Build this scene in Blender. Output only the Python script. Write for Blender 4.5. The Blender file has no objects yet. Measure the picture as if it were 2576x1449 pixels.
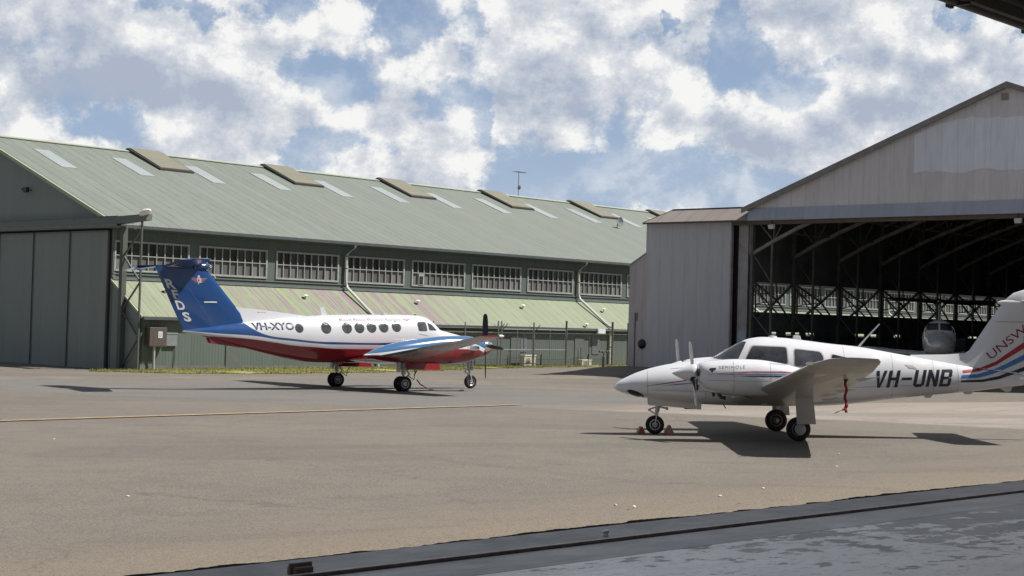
import bpy, bmesh, math, random
import numpy as np
from mathutils import Vector, Matrix
from mathutils.bvhtree import BVHTree
random.seed(7)
SC = bpy.context.scene
COL = SC.collection
PI = math.pi
R = math.radians

# ------------------------------------------------------------ camera
CAMZ = 1.65
PITCH, ROLL = R(1.2), R(1.518)
fw = Vector((0, math.cos(PITCH), math.sin(PITCH)))
up0 = Vector((0, -math.sin(PITCH), math.cos(PITCH)))
Rt = Vector((1, 0, 0)) * math.cos(ROLL) + up0 * math.sin(ROLL)
Up = up0 * math.cos(ROLL) - Vector((1, 0, 0)) * math.sin(ROLL)
cam = bpy.data.objects.new('camera', bpy.data.cameras.new('camera'))
COL.objects.link(cam)
M = Matrix.Identity(4)
for i, a in enumerate((Rt, Up, -fw)):
    for j in range(3):
        M[j][i] = a[j]
M[2][3] = CAMZ
cam.matrix_world = M
cam.data.sensor_width = 36
cam.data.lens = 4000 / 2576 * 36
cam.data.clip_start = 0.1
cam.data.clip_end = 3000
SC.camera = cam

# ------------------------------------------------------------ exposure
SC.view_settings.view_transform = 'Standard'
SC.view_settings.look = 'None'
SC.view_settings.gamma = 1
SC.view_settings.use_curve_mapping = False
SC.view_settings.exposure = 0.52

# ------------------------------------------------------------ sun
SUN_EL = R(55)
sl = bpy.data.lights.new('sun', 'SUN')
sl.energy = 5.0
sl.angle = R(0.53)
sl.color = (1.0, 0.95, 0.88)
sun = bpy.data.objects.new('sun', sl)
COL.objects.link(sun)
sun.rotation_euler = (0, R(35), 0)      # light comes from +X, 55 degrees up

# ------------------------------------------------------------ node helpers
class NT:
    def __init__(s, tree):
        s.t = tree; s.n = tree.nodes; s.l = tree.links
    def new(s, typ, **kw):
        n = s.n.new(typ)
        for k, v in kw.items():
            setattr(n, k, v)
        return n
    def set(s, sock, v):
        if isinstance(v, bpy.types.NodeSocket): s.l.new(v, sock)
        elif v is not None: sock.default_value = v
    def math(s, op, a, b=None, c=None, clamp=False):
        n = s.new('ShaderNodeMath', operation=op, use_clamp=clamp)
        s.set(n.inputs[0], a)
        if b is not None: s.set(n.inputs[1], b)
        if c is not None: s.set(n.inputs[2], c)
        return n.outputs[0]
    def vmath(s, op, a, b=None, out=0):
        n = s.new('ShaderNodeVectorMath', operation=op)
        s.set(n.inputs[0], a)
        if b is not None: s.set(n.inputs[1], b)
        return n.outputs[out]
    def mr(s, v, a, b, c=0., d=1., smooth=False):
        n = s.new('ShaderNodeMapRange', interpolation_type='SMOOTHSTEP' if smooth else 'LINEAR')
        s.set(n.inputs[0], v); n.inputs[1].default_value = a; n.inputs[2].default_value = b
        n.inputs[3].default_value = c; n.inputs[4].default_value = d
        return n.outputs[0]
    def mix(s, f, a, b, mode='MIX'):
        n = s.new('ShaderNodeMix', data_type='RGBA', blend_type=mode)
        s.set(n.inputs[0], f)
        s.set(n.inputs[6], a if isinstance(a, bpy.types.NodeSocket) else (*a[:3], 1))
        s.set(n.inputs[7], b if isinstance(b, bpy.types.NodeSocket) else (*b[:3], 1))
        return n.outputs[2]
    def noise(s, vec, scale, detail=4, rough=.55, out=0, dist=0):
        n = s.new('ShaderNodeTexNoise')
        s.set(n.inputs['Vector'], vec)
        n.inputs['Scale'].default_value = scale; n.inputs['Detail'].default_value = detail
        n.inputs['Roughness'].default_value = rough; n.inputs['Distortion'].default_value = dist
        return n.outputs[out]
    def map(s, vec, scale=(1, 1, 1), loc=(0, 0, 0), rot=(0, 0, 0)):
        n = s.new('ShaderNodeMapping')
        s.set(n.inputs[0], vec)
        n.inputs['Scale'].default_value = scale; n.inputs['Location'].default_value = loc
        n.inputs['Rotation'].default_value = rot
        return n.outputs[0]
    def sep(s, vec):
        n = s.new('ShaderNodeSeparateXYZ'); s.set(n.inputs[0], vec); return n.outputs
    def comb(s, x, y, z):
        n = s.new('ShaderNodeCombineXYZ')
        for i, v in enumerate((x, y, z)): s.set(n.inputs[i], v)
        return n.outputs[0]
    def curve(s, x, pts, lo=-10., hi=10., vlo=-5., vhi=5.):
        """value y(x) through pts; x in lo..hi, y in vlo..vhi"""
        n = s.new('ShaderNodeFloatCurve')
        s.set(n.inputs['Value'], s.mr(x, lo, hi))
        c = n.mapping.curves[0]
        P = [((a - lo) / (hi - lo), (b - vlo) / (vhi - vlo)) for a, b in sorted(pts)]
        c.points[0].location = P[0]; c.points[1].location = P[-1]
        for q in P[1:-1]: c.points.new(*q)
        n.mapping.use_clip = False
        n.mapping.update()
        return s.mr(n.outputs[0], 0, 1, vlo, vhi)

def ray(x, y):
    return fw + Rt * ((x - 1288) / 4000) - Up * ((y - 724.5) / 4000)

# ------------------------------------------------------------ world: Nishita sky with cumulus
W = bpy.data.worlds.new('World'); SC.world = W; W.use_nodes = True
wt = NT(W.node_tree); wt.n.clear()
sky = wt.new('ShaderNodeTexSky', sky_type='NISHITA', sun_disc=False)
sky.sun_elevation = SUN_EL; sky.sun_rotation = R(90); sky.air_density = 1.0; sky.dust_density = 1.2; sky.altitude = 0
# blue gaps and grey cloud bases as directions in the sky: (x, y, rx, ry) of the sky around the apron
GAPS = [(430, 2, 75, 22, 1.), (520, 28, 32, 34, 1.), (729, 8, 60, 40, 1.), (752, 165, 28, 22, .8), (822, 196, 62, 44, 1.1),
        (885, 250, 48, 50, 1.2), (1003, 60, 46, 85, 1.1), (1050, 40, 45, 50, .9), (1172, 70, 40, 60, 1.), (1130, 222, 65, 30, 1.),
        (1190, 300, 30, 45, .8), (290, 315, 85, 28, 1.1), (222, 272, 22, 22, .7), (815, 372, 105, 24, 1.1), (780, 410, 60, 25, .8),
        (1838, 80, 30, 85, 1.2), (1892, 130, 34, 50, 1.1), (1935, 190, 28, 36, 1.), (2060, 238, 62, 58, 1.3), (1990, 225, 40, 30, .7),
        (1590, 440, 240, 52, 1.3), (1830, 480, 190, 45, 1.3), (1440, 470, 120, 40, 1.1), (1700, 395, 60, 18, .6), (1226, 265, 16, 60, .8),
        (1295, 388, 22, 40, .8), (2377, 44, 28, 24, .9), (2560, 100, 20, 22, .9), (1714, 68, 14, 16, .8), (2120, 150, 30, 18, .5),
        (1075, 270, 30, 20, .7), (600, 170, 20, 16, .5), (2480, 60, 30, 16, .6)]
GREY = [(60, 170, 190, 60, 1.), (330, 200, 180, 44, .9), (200, 215, 120, 40, .5), (1400, 205, 110, 55, 1.), (1590, 140, 45, 45, .7),
        (1960, 28, 130, 42, 1.), (2275, 258, 130, 60, 1.1), (1822, 300, 50, 36, .7), (620, 215, 110, 40, .6), (1330, 330, 60, 60, .5),
        (640, 320, 120, 40, .5), (2080, 90, 60, 40, .4), (2250, 150, 60, 30, .4), (700, 95, 60, 30, .5), (1250, 200, 40, 30, .4)]
g = bpy.data.node_groups.new('cloud_density', 'ShaderNodeTree')
g.interface.new_socket('Vector', in_out='INPUT', socket_type='NodeSocketVector')
g.interface.new_socket('Density', in_out='OUTPUT', socket_type='NodeSocketFloat')
gt = NT(g)
gi = gt.new('NodeGroupInput'); go = gt.new('NodeGroupOutput')
v0 = gi.outputs[0]
def blobs(t, q, lst):
    tot = 0.
    for x, y, rx, ry, a in lst:
        d = ray(x, y).normalized(); k = (3800 / rx, 0, 3800 / ry)
        n = t.new('ShaderNodeVectorMath', operation='MULTIPLY_ADD')
        t.set(n.inputs[0], q); n.inputs[1].default_value = k; n.inputs[2].default_value = (-d.x * k[0], 0, -d.z * k[2])
        w = t.math('POWER', .497, t.vmath('DOT_PRODUCT', n.outputs[0], n.outputs[0], out=1))
        tot = t.math('MULTIPLY_ADD', w, a, tot)
    return tot
mp = gt.map(v0, (1, 1, 1.25))
n1 = gt.noise(mp, 8, 6, .60, dist=.3)
vor = gt.new('ShaderNodeTexVoronoi', feature='SMOOTH_F1')
gt.set(vor.inputs['Vector'], gt.vmath('ADD', mp, gt.vmath('MULTIPLY', gt.vmath('SUBTRACT', gt.noise(v0, 34, 2, .6, out=1), (.5, .5, .5)), (.03, .03, .03))))
vor.inputs['Scale'].default_value = 30; vor.inputs['Smoothness'].default_value = .6
n2 = gt.math('SUBTRACT', .75, vor.outputs['Distance'])
dens = gt.math('ADD', gt.math('MULTIPLY', n1, 1.25), gt.math('MULTIPLY', n2, .42))
n3 = gt.noise(mp, 50, 7, .74)
dens = gt.math('ADD', dens, gt.math('MULTIPLY', n3, .55))
gt.l.new(dens, go.inputs[0])
tc = wt.new('ShaderNodeTexCoord')
dirv = tc.outputs['Generated']
wn = wt.noise(dirv, 13, 6, .68, out=1)
qv = wt.vmath('ADD', dirv, wt.vmath('MULTIPLY', wt.vmath('SUBTRACT', wn, (.5, .5, .5)), (.075, 0, .055)))
gap = blobs(wt, qv, GAPS); grey = blobs(wt, qv, GREY)
def dens_at(off):
    n = wt.new('ShaderNodeGroup'); n.node_tree = g
    wt.set(n.inputs[0], wt.vmath('ADD', dirv, off) if off else dirv)
    return n.outputs[0]
D0 = dens_at(None); D1 = dens_at((.009, 0, .013)); D2 = dens_at((.030, 0, .036))
DG = wt.math('SUBTRACT', D0, wt.math('MULTIPLY', gap, .50))
alpha = wt.mr(DG, .62, .92, smooth=True)
hz = wt.sep(dirv)
alpha = wt.math('ADD', alpha, wt.math('MULTIPLY', wt.math('SUBTRACT', 1, alpha), wt.mr(D0, .85, 1.25, .06, .55)))      # thin veil in the gaps
front = wt.math('MULTIPLY', wt.mr(hz[1], .35, .72), wt.mr(hz[2], .42, .62, 1, 0))      # the cloud bank stands before us, masked off overhead and behind to lower ambient light
alpha = wt.math('MULTIPLY', alpha, front)
lit = wt.math('ADD', wt.math('MULTIPLY', wt.math('SUBTRACT', D0, D1), 2.5), wt.math('MULTIPLY', wt.math('SUBTRACT', D0, D2), .55))
thick = wt.mr(DG, .88, 1.45)
tone = wt.math('ADD', .80, lit)
tone = wt.math('SUBTRACT', tone, wt.math('MULTIPLY', thick, .55))
tone = wt.math('SUBTRACT', tone, wt.math('MULTIPLY', grey, .50), clamp=True)
cr = wt.new('ShaderNodeValToRGB')
wt.set(cr.inputs[0], tone)
els = cr.color_ramp.elements
els[0].position = 0; els[0].color = (.38, .43, .53, 1)
els[1].position = 1; els[1].color = (.86, .855, .84, 1)
e = els.new(.35); e.color = (.50, .54, .61, 1)
e = els.new(.68); e.color = (.64, .66, .70, 1)
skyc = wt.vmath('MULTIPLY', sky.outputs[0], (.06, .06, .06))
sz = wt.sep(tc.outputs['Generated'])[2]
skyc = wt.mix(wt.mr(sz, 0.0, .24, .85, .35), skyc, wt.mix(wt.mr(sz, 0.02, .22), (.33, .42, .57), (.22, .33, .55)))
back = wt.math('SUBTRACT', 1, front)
skyc = wt.mix(wt.math('MULTIPLY', back, .75), skyc, (.185, .19, .20))      # unseen sky overhead and behind greyed to tune the ambient light
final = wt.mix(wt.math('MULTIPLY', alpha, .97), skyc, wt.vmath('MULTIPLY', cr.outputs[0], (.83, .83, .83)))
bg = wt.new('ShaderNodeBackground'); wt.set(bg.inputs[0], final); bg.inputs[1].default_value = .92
W.cycles.sampling_method = 'MANUAL'; W.cycles.sample_map_resolution = 256
wo = wt.new('ShaderNodeOutputWorld'); wt.l.new(bg.outputs[0], wo.inputs[0])

# ------------------------------------------------------------ materials
MATS = {}
def princ(name):
    m = bpy.data.materials.new(name); m.use_nodes = True
    t = NT(m.node_tree); b = t.n['Principled BSDF']
    return m, t, b
def mat(name, col, rough=.5, metal=0., var=.12, scale=3., spec=.5, bump=0., bscale=40., coat=0., dirt=None, dirt_amt=.0, dirt_scale=2., stretch=(1, 1, 1)):
    if name in MATS: return MATS[name]
    m, t, b = princ(name)
    co = t.new('ShaderNodeTexCoord').outputs['Object']
    cv = t.map(co, stretch)
    n = t.noise(cv, scale, 6, .6)
    dk = tuple(c * (1 - var) for c in col); lt = tuple(min(1, c * (1 + var)) for c in col)
    c = t.mix(t.mr(n, .3, .7), dk, lt)
    if dirt:
        n2 = t.noise(cv, dirt_scale, 8, .65)
        c = t.mix(t.math('MULTIPLY', t.mr(n2, .5, .72), dirt_amt), c, dirt)
    t.set(b.inputs['Base Color'], c)
    t.set(b.inputs['Roughness'], t.mr(t.noise(cv, scale * 2.3, 4, .6), .3, .7, max(0, rough - .07), min(1, rough + .07)))
    b.inputs['Metallic'].default_value = metal
    b.inputs['Specular IOR Level'].default_value = spec
    b.inputs['Coat Weight'].default_value = coat
    if bump:
        bn = t.new('ShaderNodeBump'); bn.inputs['Strength'].default_value = bump; bn.inputs['Distance'].default_value = .02
        t.set(bn.inputs['Height'], t.noise(cv, bscale, 5, .6)); t.l.new(bn.outputs[0], b.inputs['Normal'])
    MATS[name] = m
    return m
def corr(name, col, axis=0, along=1, pitch=.2, seam=.8, seam_amt=.35, var=.10, rough=.6, stain=None, stain_amt=.3, depth=.02, stain_scale=1.0, extra=None, streak=1.0):
    """ribbed painted steel sheet: ribs repeat along axis, run along 'along'"""
    m, t, b = princ(name)
    co = t.new('ShaderNodeTexCoord').outputs['Object']
    x = t.sep(co)[axis]; y = t.sep(co)[along]
    ph = t.math('MULTIPLY', x, 2 * PI / pitch)
    h = t.math('POWER', t.math('ADD', t.math('MULTIPLY', t.math('SINE', ph), .5), .5), .7)
    # sheet index tone
    idx = t.math('FLOOR', t.math('DIVIDE', x, seam))
    wn = t.new('ShaderNodeTexWhiteNoise', noise_dimensions='1D'); t.set(wn.inputs['W'], idx)
    sv = t.vmath('MULTIPLY', co, tuple(6. if i == axis else (.35 if i == along else 1.) for i in range(3)))
    st = t.noise(sv, 1.0 * streak, 6, .62)
    big = t.noise(co, .35, 5, .6)
    f = t.math('ADD', t.math('ADD', t.math('MULTIPLY', wn.outputs[0], .35), t.math('MULTIPLY', st, .8)), t.math('MULTIPLY', big, .5))
    dk = tuple(c * (1 - var * 1.6) for c in col); lt = tuple(min(1, c * (1 + var * 1.6)) for c in col)
    c = t.mix(t.mr(f, .45, 1.2), dk, lt)
    fr = t.math('FRACT', t.math('DIVIDE', x, seam))
    sm = t.mr(fr, .03, .12, 1, 0)
    c = t.mix(t.math('MULTIPLY', sm, t.math('MULTIPLY', t.mr(t.noise(sv, 2, 3, .5), .35, .6), seam_amt)), c, tuple(k * .35 for k in col))
    if stain:
        ns = t.noise(t.vmath('MULTIPLY', co, tuple(2.2 if i == axis else (.4 if i == along else 1.) for i in range(3))), stain_scale, 8, .68)
        c = t.mix(t.math('MULTIPLY', t.mr(ns, .48, .68), stain_amt), c, stain)
    if extra: c = extra(t, co, c)
    t.set(b.inputs['Base Color'], c)
    b.inputs['Roughness'].default_value = rough
    b.inputs['Specular IOR Level'].default_value = .3
    bn = t.new('ShaderNodeBump'); bn.inputs['Strength'].default_value = .55; bn.inputs['Distance'].default_value = depth
    t.set(bn.inputs['Height'], h); t.l.new(bn.outputs[0], b.inputs['Normal'])
    return m

# ------------------------------------------------------------ object helpers
def tag(o, label=None, cat=None, group=None, kind=None):
    if label: o['label'] = label
    if cat: o['category'] = cat
    if group: o['group'] = group
    if kind: o['kind'] = kind
    return o
def thing(name, label, cat, mw=None, group=None):
    o = bpy.data.objects.new(name, None); o.empty_display_size = .3
    COL.objects.link(o)
    if mw is not None: o.matrix_world = mw
    return tag(o, label, cat, group)
def link(name, me, m, parent=None, label=None):
    o = bpy.data.objects.new(name, me); COL.objects.link(o)
    if m is not None:
        me.materials.clear()
        for k in (m if isinstance(m, (list, tuple)) else [m]): me.materials.append(k)
    if parent is not None: o.parent = parent
    if label: o['label'] = label
    return o
def copy_tree(o, parent=None):
    c = o.copy(); COL.objects.link(c)
    if parent is not None: c.parent = parent
    for ch in list(o.children): copy_tree(ch, c)
    return c

class MB:
    def __init__(s): s.v = []; s.f = []; s.mi = []; s.m = 0
    def poly(s, pts, m=None):
        i = len(s.v); s.v += [tuple(p) for p in pts]; s.f.append(tuple(range(i, i + len(pts)))); s.mi.append(s.m if m is None else m)
    def box(s, a, b):
        x0, y0, z0 = (min(a[i], b[i]) for i in range(3)); x1, y1, z1 = (max(a[i], b[i]) for i in range(3))
        s.hexa([(x0, y0, z0), (x1, y0, z0), (x1, y1, z0), (x0, y1, z0)], [(x0, y0, z1), (x1, y0, z1), (x1, y1, z1), (x0, y1, z1)])
        return s
    def hexa(s, A, B):
        i = len(s.v); s.v += [tuple(p) for p in A] + [tuple(p) for p in B]; n = len(A)
        fs = [tuple(i + k for k in reversed(range(n))), tuple(i + n + k for k in range(n))]
        fs += [(i + k, i + (k + 1) % n, i + n + (k + 1) % n, i + n + k) for k in range(n)]
        s.f += fs; s.mi += [s.m] * len(fs); return s
    def bar(s, p, q, w, h=None, up=(0, 0, 1)):
        h = w if h is None else h
        p = Vector(p); q = Vector(q); d = (q - p).normalized(); u = Vector(up)
        if abs(d.dot(u)) > .95: u = Vector((1, 0, 0))
        a = d.cross(u).normalized(); b = a.cross(d).normalized()
        r = [a * (w / 2) + b * (h / 2), -a * (w / 2) + b * (h / 2), -a * (w / 2) - b * (h / 2), a * (w / 2) - b * (h / 2)]
        return s.hexa([p + k for k in r], [q + k for k in r])
    def tube(s, pts, r, n=10, cap=True):
        pts = [Vector(p) for p in pts]; rs = r if isinstance(r, (list, tuple)) else [r] * len(pts)
        rings = []
        ref = Vector((0, 0, 1))
        for k, p in enumerate(pts):
            d = (pts[min(k + 1, len(pts) - 1)] - pts[max(k - 1, 0)]).normalized()
            u = ref if abs(d.dot(ref)) < .95 else Vector((1, 0, 0))
            a = d.cross(u).normalized(); b = a.cross(d).normalized()
            i = len(s.v)
            s.v += [tuple(p + (a * math.cos(2 * PI * j / n) + b * math.sin(2 * PI * j / n)) * rs[k]) for j in range(n)]
            rings.append(i)
        for i, j in zip(rings, rings[1:]):
            for k in range(n):
                s.f.append((i + k, i + (k + 1) % n, j + (k + 1) % n, j + k)); s.mi.append(s.m)
        if cap:
            s.f.append(tuple(rings[0] + k for k in reversed(range(n)))); s.f.append(tuple(rings[-1] + k for k in range(n))); s.mi += [s.m] * 2
        return s
    def loft(s, rings, closed=True, caps=True):
        n = len(rings[0]); ids = []
        for r in rings:
            ids.append(len(s.v)); s.v += [tuple(p) for p in r]
        for i, j in zip(ids, ids[1:]):
            for k in range(n if closed else n - 1):
                s.f.append((i + k, i + (k + 1) % n, j + (k + 1) % n, j + k)); s.mi.append(s.m)
        if caps:
            s.f.append(tuple(ids[0] + k for k in reversed(range(n)))); s.f.append(tuple(ids[-1] + k for k in range(n))); s.mi += [s.m] * 2
        return s
    def lathe(s, prof, c=(0, 0, 0), axis=1, n=28):
        """prof: (offset along axis, radius)"""
        rings = []
        for o, r in prof:
            ring = []
            for k in range(n):
                a = 2 * PI * k / n; u, w = r * math.cos(a), r * math.sin(a)
                p = [0, 0, 0]; p[axis] = o; p[(axis + 1) % 3] = u; p[(axis + 2) % 3] = w
                ring.append((p[0] + c[0], p[1] + c[1], p[2] + c[2]))
            rings.append(ring)
        return s.loft(rings)
    def build(s, name, m, parent=None, smooth=0, bevel=0, label=None):
        me = bpy.data.meshes.new(name); me.from_pydata(s.v, [], s.f)
        if any(s.mi): me.polygons.foreach_set('material_index', s.mi)
        bm = bmesh.new(); bm.from_mesh(me)
        bmesh.ops.recalc_face_normals(bm, faces=bm.faces)
        if smooth:
            for f in bm.faces: f.smooth = True
            for e in bm.edges:
                if len(e.link_faces) == 2 and e.calc_face_angle(0) > R(smooth): e.smooth = False
        bm.to_mesh(me); bm.free()
        o = link(name, me, m, parent, label)
        if bevel:
            md = o.modifiers.new('bevel', 'BEVEL'); md.width = bevel; md.segments = 2; md.limit_method = 'ANGLE'
        return o

# ------------------------------------------------------------ places
th = R(42.5)
U = Vector((math.sin(th), math.cos(th), 0)); V = Vector((math.cos(th), -math.sin(th), 0))
G0 = Vector((-20.1, 79.9, 0))                      # front corner of the green hangar
KR = .845
R0 = Vector((13.99 * KR, 94.38 * KR, 0))           # front left column of the grey hangar
GD = [-50, 0, 4, 9.5, 23, 37, 60, 90, 400]; GZ = [-.03, -.03, -.36, -.45, -.80, -1.07, -1.28, -1.30, -1.30]
def sst(x): x = min(max(x, 0), 1); return x * x * (3 - 2 * x)
def gz(X, Y):
    d = -.7373 * X + .6756 * Y - 8.6
    P = Vector((X, Y, 0)); s = (P - G0).dot(U)
    z = float(np.interp(d, GD, GZ)) + .2 * min(max(s / 40, 0), 1) * sst((d - 37) / 20)
    q = P - R0; hx = q.dot(V); hu = q.dot(U)
    dx = max(-7.6 - hx, hx - 36, 0); du = max(-.5 - hu, hu - 60, 0)
    w = sst(1 - math.hypot(dx, du) / 4.5)
    return z + (max(z, -.57) - z) * w
def atg(x, y):
    d = ray(x, y); C = Vector((0, 0, CAMZ)); lo, hi = 3., 400.
    for i in range(50):
        m = (lo + hi) / 2; P = C + d * m
        if P.z > gz(P.x, P.y): lo = m
        else: hi = m
    return P
def frame(o, ex, ey=None):
    ex = Vector(ex).normalized(); ez = Vector((0, 0, 1)); ey = ez.cross(ex)
    m = Matrix.Identity(4)
    for i, a in enumerate((ex, ey, ez)):
        for j in range(3): m[j][i] = a[j]
    m[0][3], m[1][3], m[2][3] = o
    return m
MG = frame(G0, U) @ Matrix.Rotation(.0028, 4, 'Y')        # green hangar: x along the long wall, y into the hangar
MR_ = frame(R0, V)       # grey hangar: x along the front, y into the hangar
#SECTION setting
# ============================================================ ground
SU = (U * math.cos(R(2.5)) + V * math.sin(R(2.5))).normalized()      # direction of our own door sill
SV = Vector((SU.y, -SU.x, 0))                                       # into our own hangar
S0 = -V * (8.6 + .04)                                               # a point of the sill line
def sst_nodes(t, co):
    rel = t.vmath('SUBTRACT', co, tuple(G0))
    s = t.vmath('DOT_PRODUCT', rel, tuple(U), out=1); tt = t.math('MULTIPLY', t.vmath('DOT_PRODUCT', rel, tuple(V), out=1), -1)
    e = t.vmath('DOT_PRODUCT', t.vmath('SUBTRACT', co, tuple(S0)), tuple(SV), out=1)
    return s, tt, e
m, t, b = princ('asphalt')
co = t.new('ShaderNodeTexCoord').outputs['Object']
s_, t_, e_ = sst_nodes(t, co)
wob = t.math('MULTIPLY', t.math('SUBTRACT', t.noise(co, .35, 6, .6), .5), 3.0)
big = t.noise(co, .12, 6, .6); mid = t.noise(co, 1.1, 8, .68); 
sv = t.comb(t.math('MULTIPLY', s_, .05), t.math('MULTIPLY', t_, .5), 0)      # long streaks from traffic
streak = t.noise(sv, 2.2, 8, .65)
fine = t.noise(co, 55, 4, .75); vfine = t.noise(co, 170, 3, .8)
c = t.mix(t.mr(big, .35, .65), (.142, .128, .111), (.176, .156, .132))
c = t.mix(t.math('MULTIPLY', t.mr(mid, .42, .68), .55), c, (.100, .094, .088))
# worn sandy edge in front of our sill
c = t.mix(t.math('MULTIPLY', t.mr(t.math('ADD', e_, t.math('MULTIPLY', wob, .5)), -4.2, -.3), .75), c, (.205, .168, .125))
# smoother grey resurfacing
A = t.mr(t.math('ADD', t.math('ADD', s_, t.math('MULTIPLY', wob, .12)), t.math('MULTIPLY', t_, .12)), -19.9, -19.7)
B = t.mr(t.math('ADD', t.math('ADD', t_, t.math('MULTIPLY', wob, .8)), t.math('MULTIPLY', s_, .30)), -16.2, -15.4, 1, 0)
C_ = t.mr(t.math('ADD', t.math('SUBTRACT', s_, t.math('MULTIPLY', t_, .22)), wob), 7.0, 8.2, 1, 0)
Y_ = t.mr(t_, -38.4, -38.2)
msk = t.math('MULTIPLY', t.math('MULTIPLY', A, B), t.math('MULTIPLY', C_, Y_))
c = t.mix(t.math('MULTIPLY', msk, .9), c, t.mix(t.mr(streak, .35, .65), (.128, .127, .125), (.158, .155, .150)))
# joint line of the resurfacing
jl = t.math('ABSOLUTE', t.math('ADD', t.math('ADD', s_, t.math('MULTIPLY', wob, .12)), t.math('ADD', t.math('MULTIPLY', t_, .12), 19.85)))
c = t.mix(t.math('MULTIPLY', t.math('MULTIPLY', t.mr(jl, 0, .22, 1, 0), t.mr(t_, -38.6, -38.3)), .5), c, (.10, .095, .09))
# sandy soil washed along the far edge
sd = t.mr(t.math('ABSOLUTE', t.math('ADD', t.math('ADD', t_, t.math('MULTIPLY', s_, .25)), 12.6)), .2, 2.6, 1, 0)
c = t.mix(t.math('MULTIPLY', t.math('MULTIPLY', sd, t.mr(t.noise(co, .5, 8, .7), .42, .60)), .75), c, (.245, .215, .175))
# tan weathered lane right of the grey resurfacing
td = t.mr(t.math('ABSOLUTE', t.math('SUBTRACT', t.math('SUBTRACT', s_, t.math('MULTIPLY', t_, .22)), 9.7)), .6, 2.2, 1, 0)
c = t.mix(t.math('MULTIPLY', t.math('MULTIPLY', td, t.mr(t.noise(co, .6, 8, .7), .38, .55)), .6), c, (.215, .19, .158))
# pale concrete lane behind the white aircraft
P1_ = t.mr(t.math('ADD', s_, t.math('MULTIPLY', wob, .25)), -12.4, -11.9)
P2_ = t.mr(t.math('ADD', t.math('ADD', t_, t.math('MULTIPLY', s_, .47)), t.math('MULTIPLY', wob, .5)), -43.4, -42.6, 1, 0)
P3_ = t.mr(t.math('ADD', t.math('SUBTRACT', t_, t.math('MULTIPLY', s_, .0)), wob), -44.6, -39.5, 1, .25)
pk = t.math('MULTIPLY', t.math('MULTIPLY', P1_, P2_), P3_)
c = t.mix(t.math('MULTIPLY', pk, .92), c, t.mix(t.mr(streak, .35, .62), (.25, .218, .192), (.33, .29, .258)))
# cracks and sealed seams, faint tyre arcs
cw = t.vmath('ADD', co, t.vmath('MULTIPLY', t.vmath('SUBTRACT', t.noise(co, .9, 5, .65, out=1), (.5, .5, .5)), (1.6, 1.6, 0)))
vc = t.new('ShaderNodeTexVoronoi', feature='DISTANCE_TO_EDGE'); vc.inputs['Scale'].default_value = .19; t.set(vc.inputs['Vector'], cw)
ck = t.math('MULTIPLY', t.mr(vc.outputs['Distance'], .0, .006, 1, 0), t.mr(t.noise(co, .22, 3, .5), .45, .56))
c = t.mix(t.math('MULTIPLY', ck, .55), c, (.05, .046, .042))
ring_ = t.math('ABSOLUTE', t.math('SUBTRACT', t.math('FRACT', t.math('MULTIPLY', t.vmath('LENGTH', t.vmath('SUBTRACT', cw, (-60, -25, 0)), out=1), .085)), .5))
c = t.mix(t.math('MULTIPLY', t.mr(ring_, .0, .02, .30, 0), t.mr(t.noise(co, .3, 4, .6), .42, .6)), c, (.06, .056, .052))
pt = t.noise(t.vmath('MULTIPLY', co, (.35, 1, 1)), .28, 2, .4)
c = t.mix(t.math('MULTIPLY', t.mr(pt, .600, .606), .28), c, (.085, .082, .08))
# dark oil drips
oil = t.mr(t.noise(co, .9, 5, .5), .66, .74)
c = t.mix(t.math('MULTIPLY', oil, .35), c, (.06, .055, .05))
# aggregate speckle
agg = t.noise(co, 26, 3, .8)
c = t.mix(t.mr(fine, .50, .66, 0, .60), c, (.30, .265, .225))
c = t.mix(t.mr(fine, .50, .36, 0, .65), c, (.035, .032, .030))
c = t.mix(t.mr(agg, .56, .68, 0, .45), c, (.26, .235, .20))
c = t.mix(t.mr(agg, .44, .34, 0, .45), c, (.045, .042, .038))
c = t.mix(t.mr(vfine, .30, .50, .45, 0), c, (.04, .036, .032))
t.set(b.inputs['Base Color'], c)
b.inputs['Roughness'].default_value = .9; b.inputs['Specular IOR Level'].default_value = .25
bn = t.new('ShaderNodeBump'); bn.inputs['Strength'].default_value = .5; bn.inputs['Distance'].default_value = .012
t.set(bn.inputs['Height'], t.math('ADD', fine, t.math('MULTIPLY', vfine, .6))); t.l.new(bn.outputs[0], b.inputs['Normal'])
M_ASPH = m
M_TAR = mat('joint_tar', (.006, .006, .007), .95, var=.4, scale=12, spec=0.)

A_ = [-400, -250, -150, -100, -70, -50] + [-40 + 1.25 * i for i in range(113)] + [110, 130, 170, 250, 400, 700]
D_ = [.10, .8, 1.6, 2.6, 3.6, 4.6] + [5.6 + 1.1 * i for i in range(92)] + [112, 125, 150, 200, 300, 500, 900]
def sill_xy(a, d): return S0 + SU * a - SV * d
vs = []; fs = []
for d in D_:
    for a in A_:
        p = sill_xy(a, d); vs.append((p.x, p.y, gz(p.x, p.y) if d > .5 else -.035))
n = len(A_)
for i in range(len(D_) - 1):
    for j in range(n - 1): fs.append((i * n + j, i * n + j + 1, (i + 1) * n + j + 1, (i + 1) * n + j))
i0 = len(vs)                                           # ground that runs on behind us, below the slab
for a in (A_[0], A_[-1]):
    for d in (.19, -700):
        p = sill_xy(a, d); vs.append((p.x, p.y, -.35))
fs.append((i0, i0 + 1, i0 + 3, i0 + 2))
me = bpy.data.meshes.new('apron'); me.from_pydata(vs, [], fs)
for p in me.polygons: p.use_smooth = True
apron = link('apron', me, M_ASPH); tag(apron, kind='structure')

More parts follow.
